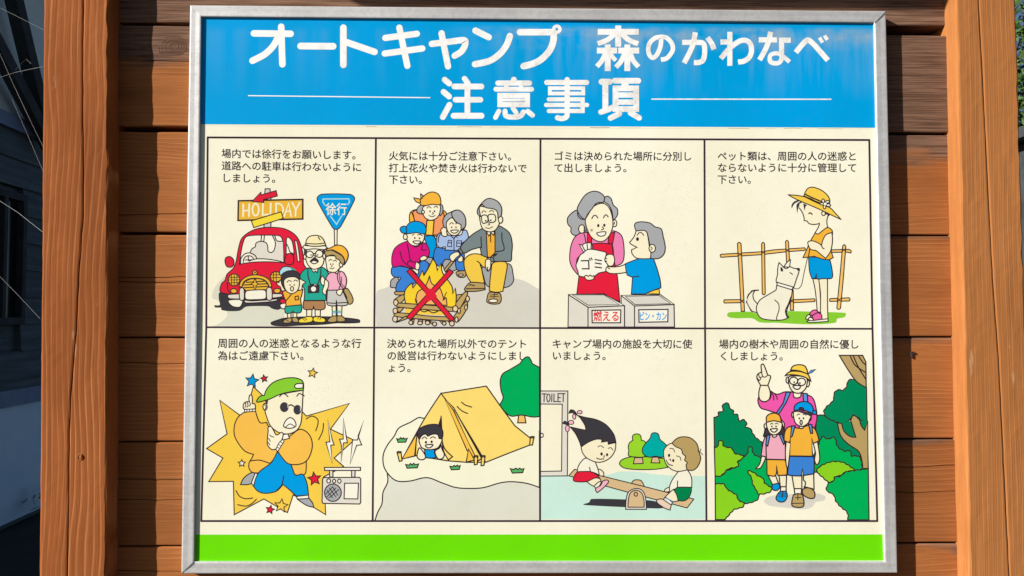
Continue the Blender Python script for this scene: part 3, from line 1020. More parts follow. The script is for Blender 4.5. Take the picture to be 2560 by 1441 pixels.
ART[8] = (1770, 880, 3.35, '''
O dark_tree_drawing
F D1 50,550! 85,540 90,508 130,495 120,458 150,428 178,448 180,475 210,490 212,520 248,530 258,578 300,570 322,600 312,632 352,642 372,680 400,720 455,760! 450,900! 55,820!
O dark_tree_drawing
F D1 905,545! 950,528 990,545 1090,590 1336,580! 1340,1000! 890,1000!
O dark_tree_drawing
F D1 1090,592 1035,572 990,545 972,500 990,465 1020,440 1052,402 1058,350 1085,320 1132,322 1162,290 1172,248 1200,232 1240,240 1327,300! 1332,600! 1290,575 1220,530 1190,565 1140,592
p D1 1095,585 1332,575 1336,720 1140,720
F TN 1085,595! 1120,600! 1140,665 1190,708 1237,715! 1195,575! 1220,532 1270,570! 1285,620 1312,655! 1335,590! 1342,978! 1295,978! 1290,920 1262,835 1170,770 1110,700
O dark_tree_drawing
F TN 1100,30! 1295,30! 1322,85! 1325,300! 1240,245 1160,130
L 1190,30 1230,110 1315,170
L 1215,30 1260,130 1322,230
L 1260,32 1290,80 1320,110
O green_bush_drawing
F D2 928,770! 960,710 1000,732 1060,718 1082,790 1142,832 1190,830 1202,872 1270,880 1292,980! 1200,1010 1000,1000 885,1010! 880,900
O green_bush_drawing
F LM 910,1000 940,960 1000,930 1060,918 1140,930 1232,992! 1150,1008 1110,1035 1060,1048 1062,1078 1008,1092! 960,1050
O green_bush_drawing
F D2 1342,980! 1232,992 1150,1008 1110,1040 1060,1050 1052,1080 1010,1100 992,1160 1052,1200 1070,1250 1112,1300 1165,1345 1170,1408! 1348,1408!
O green_bush_drawing
p D2 62,960 260,940 265,1125 62,1125
F D2 60,1045! 130,1030 150,1000 250,960 250,930 300,880 330,855 342,798 365,800 380,855 440,885! 505,890! 540,1140! 430,1192 420,1230 380,1255 300,1265 60,1110!
O green_bush_drawing
F LM 53,798! 78,798 97,742 122,755 132,792 200,810 222,850 292,870 280,900 250,915 250,960 170,980 130,1020 100,1040 60,1042!
O green_bush_drawing
F LM 330,998 380,1010 420,1040 460,1060 475,1100 532,1140 520,1172 430,1192 400,1150 372,1100 365,1055
O green_bush_drawing
F LM 60,1108! 130,1108 160,1150 240,1202 252,1240 302,1270 288,1300 220,1320 180,1360 140,1406! 62,1406!
O shadow_drawing
f GR 468,1250 520,1210 700,1190 900,1185 980,1210 970,1245 900,1260 870,1300 800,1320 700,1310 520,1290
O father_drawing
F M2 432,300! 430,360 418,410 440,468 500,490 570,512! 640,600! 640,680! 880,680! 912,560 900,450 870,380 780,345! 650,335 580,356 528,330! 520,390 470,420 430,390
w=7 L 538,350 550,375 550,405
w=7 L 560,355 575,375 580,400
P S1 655,338 692,340 652,430 590,525 572,512 630,430
P S1 795,347 830,350 836,420 800,422
F SK 440,280! 425,350 435,400 470,418 510,400 522,345 500,275!
F SK 410,222 415,190 450,168! 445,112 465,105 500,195! 524,205 515,242 500,282! 440,280!
w=7 L 412,220 430,240 442,222
w=7 L 422,180 432,215 452,210
w=7 L 448,170 458,205 478,212 495,200
F SK 715,338! 778,338! 775,375 745,387 718,375
E SK 668 237 15 26
E SK 835 265 15 28
F SK 685,205 820,215 825,290 792,335 745,347 702,325 676,265
E CR 717 243 34 31
E CR 784 252 33 31
e K 722 254 7 8
e K 770 262 7 8
F W 713,285 772,285 762,310 732,312
F Y 645,200! 690,165 770,165 830,180 862,248! 810,212 740,195 690,192
F Y 690,162! 710,122 760,108 808,118 828,150 838,188! 770,165
w=10 L 692,152 765,160 836,186
w=6 P S1 835,188 862,155 902,147 872,172
O girl_drawing
F DK 492,620 472,680 468,710 530,705 600,700 650,715 638,660 620,620
F PK 488,700 462,760 444,870! 488,882! 500,760
F SK 448,872! 432,940 402,978 440,972 470,920 486,882!
F SK 503,1035! 565,1035! 592,1105! 540,1112!
F SK 595,1035! 658,1035! 652,1170! 610,1170!
F B 538,1112! 588,1100! 602,1130 578,1160 540,1152
F B 605,1168! 655,1168! 663,1212 640,1252 598,1256 570,1230 585,1190
P W 608,1130 654,1130 654,1168 606,1168
w=6 l 592,1208 655,1208
w=6 l 598,1190 655,1190
w=6 l 628,1168 620,1225
F PK 490,702! 560,690 640,702! 648,800 648,904! 490,900! 486,800
F CR 540,695 575,695 568,712 545,714
P S1 492,702 520,695 500,790 484,780
P S1 596,692 620,692 642,760 632,775
F OR 492,902! 645,905! 662,960 660,1032! 585,1036! 575,950! 565,1036 494,1030!
E SK 482 622 13 20
E SK 614 622 12 20
F SK 494,585 610,585 617,640 592,680 550,696 510,672
F OR 490,592! 490,545 520,520 560,514 600,535 613,592! 550,578
e K 535 625 7 8
e K 570 625 7 8
F W 524,648 580,645 565,670 540,670
w=6 L 522,608 532,598 545,606
w=6 L 562,604 575,598 588,606
O boy_drawing
F SK 655,750! 648,850 658,962 680,965 692,750!
F SK 880,762! 900,850 892,905 912,948 935,905 930,830 915,745!
F SK 800,1033! 885,1020! 888,1150! 810,1142! 815,1090 800,1075
F SK 703,1036! 786,1036! 786,1150! 722,1150!
P W 722,1146 784,1146 780,1192 727,1192
P W 806,1130 870,1145 868,1158 806,1145
F TN 790,1160 820,1140 862,1145 892,1175 890,1222 850,1227 800,1200
F TN 715,1200! 750,1188 790,1195! 803,1250 797,1295 750,1303 706,1290 703,1250
w=6 l 730,1222 778,1220
w=6 l 752,1190 752,1240
w=6 l 708,1270 800,1268
F OR 638,745! 640,685 660,640 700,625 760,640 840,618 890,640 915,690 930,745! 880,768! 868,720! 875,875! 683,872! 692,720! 682,762!
P S1 700,622 730,620 706,705 690,722
P S1 842,605 870,610 876,682 860,684
F B2 682,875! 886,878! 890,950 886,1022! 798,1036! 792,980! 780,1040! 672,1032 668,1000
F CR 765,625 800,622 795,640 772,642
E SK 712 527 12 23
E SK 850 556 14 22
F SK 724,500 862,520 850,570 835,600 790,625 740,605 720,560
p DK 735,490 872,512 862,545 840,532 760,505
F B 722,492! 728,450 770,422 830,420 875,458 882,520! 800,488
F DK 762,486! 768,468 795,470 802,492!
P B 880,490 905,492 911,525 876,522
e K 765 558 7 9
e K 800 557 7 9
E W 780 592 9 18
w=6 L 745,532 758,520 770,526
w=6 L 795,528 810,522 822,532
''')

# captions: x0, y centre, cell width, slope, text
CAPS = {
 1: (553.5, .012, 25.1, [(384, '場内では徐行をお願いします。'), (414.5, '道路への駐車は行わないように'), (445, 'しましょう。')]),
 2: (971.5, .004, 24.75, [(390, '火気には十分ご注意下さい。'), (420, '打上花火や焚き火は行わないで'), (449, '下さい。')]),
 3: (1384, .002, 24.75, [(390.5, 'ゴミは決められた場所に分別し'), (420, 'て出しましょう。')]),
 4: (1793, .001, 25.0, [(390.5, 'ペット類は、周囲の人の迷惑と'), (419.5, 'ならないように十分に管理して'), (449, '下さい。')]),
 5: (544, .001, 25.7, [(858.5, '周囲の人の迷惑となるような行'), (889.5, '為はご遠慮下さい。')]),
 6: (967, .002, 25.1, [(859.5, '決められた場所以外でのテント'), (889.5, 'の設営は行わないようにしまし'), (920, 'ょう。')]),
 7: (1379.5, .002, 25.1, [(860, 'キャンプ場内の施設を大切に使'), (889.5, 'いましょう。')]),
 8: (1797, .002, 25.1, [(860.5, '場内の樹木や周囲の自然に優し'), (890.5, 'くしましょう。')]),
}
PLABEL = {1: 'picture of a red car, a HOLIDAY sign and a family beside a blue slow sign', 2: 'picture of four people round a campfire crossed out in red',
 3: 'picture of a woman and a boy putting a rubbish bag into bins', 4: 'picture of a girl in a straw hat holding a dog on a leash by a fence',
 5: 'picture of a man in a green cap with a loud radio and yellow burst', 6: 'picture of a yellow tent with a boy looking out',
 7: 'picture of two children on a seesaw beside a toilet', 8: 'picture of a father and two children walking between green bushes'}

# title letters: crop origin, scale, list of (width, cap, kind, points)
T1, T2, T3 = (600, 40, 5.12), (1080, 40, 4.741), (1600, 40, 5.12)
TITLE = [
 (T1, 84, 1, ['l 178,225 648,230', 'l 527,140 543,620', 'L 490,262 430,380 320,490 160,575']),
 (T1, 86, 1, ['l 776,387 1192,390']),
 (T1, 84, 1, ['l 1323,152 1323,628', 'l 1345,332 1722,462']),
 (T1, 80, 1, ['l 1860,283 2264,230', 'l 1852,483 2334,418', 'l 2040,152 2142,640']),
 (T2, 74, 1, ['L -2,333 200,308 360,288 395,300 388,360 345,425 268,474', 'l 113,207 190,600']),
 (T2, 76, 1, ['l 516,176 672,254', 'L 923,240 885,345 800,455 680,535 510,574']),
 (T2, 78, 1, ['l 1043,194 1430,194', 'L 1440,195 1440,290 1395,410 1290,520 1190,570 1086,597', 'R 1480,160 37 39']),
 (T2, 70, 0, ['l 1965,190 2450,190', 'l 2207,115 2207,365', 'w60 L 2175,205 2080,285 1965,330', 'w60 L 2245,205 2330,285 2445,332',
   'l 1955,412 2195,412', 'l 2083,340 2083,655', 'w58 L 2062,430 2015,530 1955,600', 'w50 L 2110,440 2150,500 2180,530',
   'l 2208,412 2456,412', 'l 2315,340 2315,655', 'w58 L 2290,430 2240,540 2180,610', 'w58 L 2345,430 2385,530 2448,605']),
 (T3, 58, 0, ['L 272,275 262,390 215,500 165,537 120,500 106,420 130,340 200,282 280,268', 'L 262,270 330,277 400,340 422,420 395,485 340,545 268,562']),
 (T3, 66, 0, ['L 540,340 740,340 805,350 826,395 826,490 805,570 750,598 690,598', 'L 708,212 680,360 630,480 565,605', 'L 862,278 915,350 948,430']),
 (T3, 66, 0, ['l 1030,335 1150,335', 'l 1150,205 1150,640', 'L 1035,547 1120,445 1200,372 1290,318 1370,320 1418,370 1426,460 1395,535 1330,580 1255,592']),
 (T3, 66, 0, ['l 1520,308 1755,308', 'L 1672,205 1645,330 1595,450 1530,565', 'l 1780,312 1930,312', 'w66 l 1812,300 1812,500',
   'w58 L 1812,470 1812,555 1780,598 1730,608 1675,592 1658,548', 'w54 L 1659,560 1670,505 1730,480 1790,490 1850,535 1915,590']),
 (T3, 68, 0, ['L 1995,468 2080,365 2135,313 2170,318 2230,370 2405,570', 'w46 l 2298,278 2338,345', 'w46 l 2362,252 2398,308']),
 (T2, 68, 1, ['l 150,757 205,803', 'l 137,902 203,957', 'l 208,1055 128,1200', 'w65 l 386,745 425,800', 'l 265,838 586,838', 'w66 l 278,995 574,995', 'w70 l 257,1185 586,1185', 'l 420,850 420,1170']),
 (T2, 60, 1, ['w70 l 970,758 970,790', 'w62 l 781,797 1156,797', 'w58 l 758,870 1180,870', 'w50 l 875,810 890,860', 'w50 l 1065,810 1050,860',
   'w62 c 806,944 1130,944 1130,1052 806,1052', 'w34 l 815,997 1120,997', 'w56 l 793,1130 752,1205', 'w60 L 866,1130 872,1180 910,1198 1015,1198 1060,1178 1082,1140', 'w56 l 960,1095 998,1150', 'w60 l 1135,1132 1190,1178']),
 (T2, 50, 1, ['w60 l 1360,790 1833,790', 'w62 l 1602,756 1602,1150', 'w62 L 1602,1140 1595,1195 1545,1218 1487,1208', 'w44 c 1397,858 1793,858 1793,921 1397,921', 'w50 l 1385,990 1785,990 1785,1128 1385,1128', 'w50 l 1353,1057 1838,1057']),
 (T2, 66, 1, ['w72 l 2010,782 2105,782', 'w70 l 2055,800 2055,1110', 'w65 L 2003,1140 2080,1115 2150,1082', 'w68 l 2165,770 2445,770', 'w84 l 2290,790 2285,850',
   'w68 c 2175,860 2420,860 2420,1105 2175,1105', 'w64 l 2185,939 2410,939', 'w64 l 2185,1023 2410,1023', 'l 2222,1160 2116,1212', 'l 2352,1150 2456,1210']),
]
# ------------------------------------------------------------------ materials
def wood(name, grain_axis, base, dark, light, weather=0.0, spacing=1.0, seed=0.0, amt=1.0, wave=1.0):
    """stained softwood: stretched rings, fibres, pale earlywood lines and grey weathering"""
    k = NT(name); tc = k.n('TexCoord').outputs['Object']
    oi = k.n('ObjectInfo')
    off = k.n('CombineXYZ'); 
    k.l(k.math('MULTIPLY', oi.outputs['Random'], 37.0), off.inputs[0]); k.l(k.math('MULTIPLY', oi.outputs['Random'], 11.0), off.inputs[2])
    add = k.n('VectorMath', operation='ADD'); k.l(tc, add.inputs[0]); k.l(off.outputs[0], add.inputs[1])
    p = add.outputs[0]
    long, cross = (.55, 1.0)
    sc = (cross, 1, long * .22) if grain_axis == 'Z' else (long * .35, 1, cross)
    up = grain_axis == 'Z'
    sp_ = k.n('SeparateXYZ'); k.l(p, sp_.inputs[0]); lane = sp_.outputs[0 if up else 2]
    wn = k.noise(k.map(p, (3.4, 0, 1.05) if up else (1.1, 0, 4.2), (seed, 0, seed)), 1, 2.5, .5)
    wob = k.noise(k.map(p, (14, 0, 5) if up else (4, 0, 14)), 1, 2, .5)
    v = k.math('ADD', k.math('MULTIPLY', lane, 66 / spacing), k.math('MULTIPLY', wn, (7.0 if up else 8.0) * wave))
    v = k.math('ADD', v, k.math('MULTIPLY', wob, .6 * wave))
    fr = k.math('FRACT', v); ringno = k.math('FLOOR', v)
    rw = k.n('TexWhiteNoise', noise_dimensions='1D'); k.l(ringno, rw.inputs['W'])
    lines = k.ramp(fr, [(0, 0.0), (.06, 1.0), (.20, .85), (.34, .12), (.6, 0.0), (1, 0.0)])
    lines = k.math('MULTIPLY', lines, k.math('ADD', k.math('MULTIPLY', rw.outputs[0], .75), .3))
    darks = k.ramp(fr, [(.2, .35), (.6, .2), (.9, .65), (.97, 1.0), (1, .2)])
    amp = k.ramp(k.noise(k.map(p, (7, 0, 2.2) if up else (3, 0, 9), (seed, 3, seed)), 1, 2, .5), [(.36, .15 if not up else .4), (.62, 1.0)])
    lines = k.math('MULTIPLY', lines, amp)
    darks = k.math('MULTIPLY', darks, amp)
    darks = k.math('MULTIPLY', darks, k.math('ADD', k.math('MULTIPLY', rw.outputs[0], .7), .2))
    fs = (330, 90, 7) if grain_axis == 'Z' else (7, 90, 330)
    fibre = k.noise(k.map(p, fs), 1, 3, .6)
    patch = k.noise(k.map(p, (3, 3, 1.2) if grain_axis == 'Z' else (1.6, 3, 5)), 1.6, 4, .6)
    c = k.mix(k.ramp(patch, [(.3, 0.0), (.7, 1.0)]), base, dark)
    c = k.mix(k.math('MULTIPLY', lines, .95 * amt), c, light)
    c = k.mix(k.math('MULTIPLY', darks, .6 * amt), c, tuple(v * .62 for v in dark))
    c = k.mix(k.math('MULTIPLY', k.ramp(fibre, [(.35, 1.0), (.6, 0.0)]), .30), c, tuple(v * .55 for v in dark))
    big = k.noise(k.map(p, (4, 1, 1.3) if up else (1.8, 1, 7)), 1, 4, .65)
    c = k.mix(k.math('MULTIPLY', k.ramp(big, [(.5, 0.0), (.68, 1.0)]), .42), c, tuple(v * .55 for v in dark))
    # pale scuffs
    sc_n = k.noise(k.map(p, (26, 20, 5) if grain_axis == 'Z' else (5, 20, 26)), 1, 4, .65)
    c = k.mix(k.math('MULTIPLY', k.ramp(sc_n, [(.70, 0.0), (.76, 1.0)]), .35), c, (.62, .42, .25))
    if weather > 0:
        at_ = k.n('Attribute', attribute_name='wear'); wf = at_.outputs['Fac']
        wn = k.noise(k.map(p, (6, 6, 22)), 1, 5, .65)
        f = k.ramp(k.math('ADD', wf, k.math('MULTIPLY', k.math('SUBTRACT', wn, .5), .9)), [(.42, 0.0), (.72, 1.0)])
        grey = k.mix(k.ramp(fibre, [(.35, 0.0), (.65, 1.0)]), (.062, .036, .025), (.205, .120, .080))
        c = k.mix(k.math('MULTIPLY', f, weather), c, grey)
    tint = k.math('ADD', k.math('MULTIPLY', oi.outputs['Random'], .34 if weather else .04), .80 if weather else .98)
    cc = k.n('VectorMath', operation='SCALE'); k.l(c, cc.inputs[0]); k.l(tint, cc.inputs['Scale'])
    k.l(cc.outputs[0], k.b.inputs['Base Color'])
    h = k.math('ADD', k.math('MULTIPLY', lines, .55), k.math('MULTIPLY', fibre, .9))
    h = k.math('SUBTRACT', h, k.math('MULTIPLY', darks, .5))
    bp = k.n('Bump', i_Strength=.55, i_Distance=.0011); k.l(h, bp.inputs['Height']); k.l(bp.outputs[0], k.b.inputs['Normal'])
    k.b.inputs['Roughness'].default_value = .85; k.b.inputs['Specular IOR Level'].default_value = .06
    return k.m

M_POST = wood('stained_post_wood', 'Z', (.335, .100, .027), (.270, .075, .018), (.56, .225, .082), spacing=1.0)
M_POST2 = wood('stained_post_wood_smooth', 'Z', (.415, .158, .048), (.370, .136, .039), (.50, .208, .073), spacing=.8, seed=4.3, amt=.5, wave=.5)
M_BOARD = wood('stained_board_wood', 'X', (.37, .130, .038), (.30, .099, .028), (.48, .190, .066), weather=.9, spacing=.75, seed=1.7)

def simple(name, col, rough=.7, var=.25, scale=20, metal=0, bump=0.0, stretch=(1, 1, 1), col2=None):
    k = NT(name); tc = k.n('TexCoord').outputs['Object']
    n = k.noise(k.map(tc, stretch), scale, 5, .6)
    c = k.mix(k.ramp(n, [(.3, 0.0), (.7, 1.0)]), col, col2 or tuple(v * (1 - var) for v in col))
    k.l(c, k.b.inputs['Base Color']); k.b.inputs['Roughness'].default_value = rough; k.b.inputs['Metallic'].default_value = metal
    k.b.inputs['Specular IOR Level'].default_value = .3
    if bump:
        b = k.n('Bump', i_Strength=.6, i_Distance=bump); k.l(n, b.inputs['Height']); k.l(b.outputs[0], k.b.inputs['Normal'])
    return k.m

def frame_material():
    k = NT('weathered_aluminium'); tc = k.n('TexCoord').outputs['Object']
    n = k.noise(tc, 7, 5, .65); f = k.noise(tc, 90, 4, .7); st = k.noise(k.map(tc, (3, 3, 60)), 1, 3, .6)
    c = k.mix(k.ramp(n, [(.3, 0.0), (.7, 1.0)]), (.57, .55, .52), (.44, .425, .41))
    c = k.mix(k.math('MULTIPLY', k.ramp(f, [(.45, 0.0), (.7, 1.0)]), .35), c, (.30, .28, .26))
    c = k.mix(k.math('MULTIPLY', k.ramp(st, [(.5, 0.0), (.75, 1.0)]), .3), c, (.72, .71, .69))
    k.l(c, k.b.inputs['Base Color']); k.b.inputs['Metallic'].default_value = .35
    k.b.inputs['Roughness'].default_value = .55
    b = k.n('Bump', i_Strength=.3, i_Distance=.0006); k.l(f, b.inputs['Height']); k.l(b.outputs[0], k.b.inputs['Normal'])
    return k.m
M_FRAME = frame_material()
M_DARKMETAL = simple('dark_mitre_gap', (.12, .12, .12), .5)  # dark slivers laid over the two open mitre corners

def face_material(name, rgb, streaks=0.0):
    """printed sheet: base ink, mould specks, and grimy run-down marks on the blue header"""
    m = ink(name, rgb, specks=(name == 'cream_sheet'))
    if streaks:
        t = m.node_tree; b = t.nodes['Principled BSDF']; k = NT.__new__(NT); k.m, k.t, k.b = m, t, b
        src = b.inputs['Base Color'].links[0].from_socket
        tc = k.n('TexCoord').outputs['Object']; s = k.n('SeparateXYZ'); k.l(tc, s.inputs[0])
        z0 = at(1400, 58, Y_FACE).z
        dep = k.math('SUBTRACT', z0, s.outputs[2])                  # metres below the top rail
        v = k.noise(k.map(tc, (17, 1, 1.6)), 1, 4, .6)              # vertical runs
        blot = k.noise(k.map(tc, (15, 1, 17)), 1, 3, .55)
        side = k.n('MapRange', i_1=-.15, i_2=.15); k.l(s.outputs[0], side.inputs[0])
        top = k.ramp(dep, [(.008, 0.0), (.02, 1.0), (.05, .75), (.18, 0.0)])
        a = k.math('MULTIPLY', k.ramp(v, [(.46, 0.0), (.62, 1.0)]), k.ramp(dep, [(.01, 0.0), (.03, 1.0), (.12, .5), (.2, 0.0)]))
        bl = k.math('MULTIPLY', k.ramp(blot, [(.40, 0.0), (.62, 1.0)]), k.ramp(dep, [(.006, 0.0), (.016, 1.0), (.035, .8), (.075, 0.0)]))
        f = k.math('MULTIPLY', k.math('ADD', k.math('MULTIPLY', a, .26), k.math('MULTIPLY', bl, .45)), side.outputs[0], True)
        f2 = k.math('MULTIPLY', a, .07)
        out = k.mix(k.math('MAXIMUM', f, f2), src, (.34, .37, .36))
        k.l(out, b.inputs['Base Color'])
    return m
M_SHEET = face_material('cream_sheet', (253, 247, 222)); M_BLUE = face_material('blue_header_ink', PAL['BB'], 1)
M_GREEN = face_material('green_band_ink', PAL['GB'])
def letter_material():
    k = NT('white_letter_film'); tc = k.n('TexCoord').outputs['Object']
    n = k.noise(tc, 34, 5, .7); g = k.noise(tc, 5, 3, .5)
    s = k.n('SeparateXYZ'); k.l(tc, s.inputs[0])
    side = k.n('MapRange', i_1=-.5, i_2=.15, i_3=.25, i_4=1.0); k.l(s.outputs[0], side.inputs[0])
    f = k.math('MULTIPLY', k.math('MULTIPLY', k.ramp(n, [(.44, 0.0), (.66, 1.0)]), k.ramp(g, [(.35, .25), (.6, 1.0)])), side.outputs[0])
    c = k.mix(k.math('MULTIPLY', f, .9), tuple(v * ALB for v in lin((255, 252, 246))), (.50, .45, .37))
    k.l(c, k.b.inputs['Base Color']); k.b.inputs['Roughness'].default_value = .5; k.b.inputs['Specular IOR Level'].default_value = .25
    return k.m
M_LETTER = letter_material()

# ------------------------------------------------------------------ ground and far setting
def quadgrid(x0, x1, y0, y1, nx, ny, zf):
    V = [(x0+(x1-x0)*i/nx, y0+(y1-y0)*j/ny, zf(x0+(x1-x0)*i/nx, y0+(y1-y0)*j/ny)) for j in range(ny+1) for i in range(nx+1)]
    F = [(j*(nx+1)+i, j*(nx+1)+i+1, (j+1)*(nx+1)+i+1, (j+1)*(nx+1)+i) for j in range(ny) for i in range(nx)]
    return V, F
M_EARTH = simple('packed_earth', (.060, .052, .038), .95, .4, 3, bump=.01)
V, F = quadgrid(-150, 150, -150, 150, 60, 60, lambda x, y: .0)
tag(mesh_obj('ground', V, F, M_EARTH), kind='structure')

# ------------------------------------------------------------------ posts: grooved section swept up with knots and cracks
def post(name, label, xl_t, xr_t, xl_b, xr_b, mat, crack, seed, knots=(), group='timber posts'):
    """x positions are photo pixels at the top and bottom edge of the photograph"""
    YF, YB = -0.050, 0.085
    A, B = at(xl_t, 0, YF), at(xl_b, 1441, YF); C, D = at(xr_t, 0, YF), at(xr_b, 1441, YF)
    z1, z0 = A.z, B.z
    root = empty(name, ((B.x+D.x)/2, .02, 0))
    tag(root, label, 'post', group)
    def lerp(a, b, z): t = (z - z0) / (z1 - z0); return b + (a - b) * t
    rows = [0.0 + i * .02 for i in range(int(2.75 / .02) + 1)]
    V, F = [], []; n = None
    for z in rows:
        xl, xr = lerp(A.x, B.x, z), lerp(C.x, D.x, z)
        cz = crack(z, lerp)
        nz = lambda s, a=.0012: a * noise.noise(Vector((s * 7.3 + seed, 0, z * 9))) + a * .7 * noise.noise(Vector((s * 3.1 + seed, 4, z * 34)))
        b = .0045 + .002 * noise.noise(Vector((seed, 1, z * 14)))
        S_ = [(xl, YB), (xl + nz(1), -.02), (xl + nz(2), YF + b * 1.1), (xl + b * .5 + nz(2), YF + b * .35), (xl + b * 1.2, YF)]
        W = xr - xl
        for f in (.12, .22, .33): S_.append((xl + W * f, YF + nz(f * 9, .0006)))
        for dx, dy in ((-.0046, 0), (-.0017, .0008), (0, .012), (.0017, .0008), (.0046, 0)): S_.append((cz + dx, YF + dy))
        for f in (.70, .80, .9): S_.append((max(cz + .006, xl + W * f), YF + nz(f * 9, .0006)))
        b2 = .005 + .0035 * noise.noise(Vector((seed + 3, 1, z * 22)))
        S_ += [(xr - b2 * 1.2, YF), (xr - b2 * .5 + nz(5, .002), YF + b2 * .35), (xr + nz(5), YF + b2 * 1.1), (xr + nz(6), -.02), (xr, YB)]
        n = len(S_)
        for x, y in S_: V.append((x - root.location.x, y - root.location.y, z))
    for j in range(len(rows) - 1):
        for i in range(n):
            k = (i + 1) % n; F.append((j*n+i, j*n+k, (j+1)*n+k, (j+1)*n+i))
    F.append(tuple(range(n))[::-1]); F.append(tuple((len(rows)-1)*n+i for i in range(n)))
    o = mesh_obj('timber', V, F, mat, root)
    for px, py, r in knots:
        c = at(px, py, YF - .0005); Vk, Fk = [], []
        m = 14; rad = r
        for ring, (q, dy) in enumerate(((1.25, .0012), (1.1, -.0002), (.9, -.0014), (.75, .0004), (.4, -.0012))):
            for i in range(m):
                a = 2*math.pi*i/m; Vk.append((c.x - root.location.x + rad*q*math.cos(a)*.9, c.y - root.location.y + dy, c.z + rad*q*math.sin(a)))
        for ring in range(4):
            for i in range(m): Fk.append((ring*m+i, ring*m+(i+1) % m, (ring+1)*m+(i+1) % m, (ring+1)*m+i))
        Fk.append(tuple(4*m+i for i in range(m)))
        mesh_obj('knot', Vk, [f[::-1] for f in Fk], mat, root)
    return root
def crackL(z, lerp):
    pts = [(2.9, 193), (2.297, 192), (2.15, 194), (2.0, 197), (1.86, 202), (1.75, 204), (1.6, 196), (1.48, 193), (1.3, 182), (1.2, 181), (1.05, 183), (.86, 184), (0, 188)]
    for (za, a), (zb, b) in zip(pts, pts[1:]):
        if zb <= z <= za: return at(b + (a-b)*(z-zb)/(za-zb), 720, -.05).x + .0012*noise.noise(Vector((3, 3, z*25)))
    return at(190, 720, -.05).x
def crackR(z, lerp):
    pts = [(2.9, 2462), (2.297, 2464), (2.15, 2469), (1.86, 2476), (1.6, 2483), (1.4, 2493), (1.2, 2498), (.86, 2506), (0, 2520)]
    for (za, a), (zb, b) in zip(pts, pts[1:]):
        if zb <= z <= za: return at(b + (a-b)*(z-zb)/(za-zb), 720, -.05).x + .001*noise.noise(Vector((9, 3, z*25)))
    return at(2464, 720, -.05).x
post('timber_post', 'brown stained timber post left of the notice board, with a long crack and a knot', 108, 273, 97, 267, M_POST, crackL, 1.0, [(201, 1143, .0075)])
post('timber_post', 'smoother orange brown timber post right of the notice board, sunlit on its left face', 2390, 2541, 2424, 2584, M_POST2, crackR, 5.0)

# ------------------------------------------------------------------ board wall behind the sign
# left px y of gap (top,bottom) / right px y of gap (top,bottom)
GAPS = [(-215, -212, -210, -206), (57, 65, 64, 91), (316, 330, 332, 338), (580, 588, 587, 591), (842, 846, 841, 845), (1103, 1107, 1096, 1100),
        (1364, 1368, 1356, 1361), (1628, 1632, 1622, 1626), (1890, 1894, 1886, 1890), (2150, 2154, 2150, 2154), (2310, 2316, 2310, 2316)]
CRACKS = {1: [(153, 193)], 2: [(448, 450), (540, 506)], 3: [(696, 671), (705, 722)], 5: [(1201, 1165), (1250, 1229)], 4: [(905, 949)], 6: [(1428, 1450)]}
wall = empty('board_wall', (0, .02, 0))
tag(wall, 'wall of wide horizontal brown boards between the two posts, grey and weathered near its top', 'wall')
XL, XR = at(225, 720, 0).x, at(2455, 720, 0).x
def zpx(py, side): return at(470 if side == 0 else 2240, py, 0).z
NX = 90
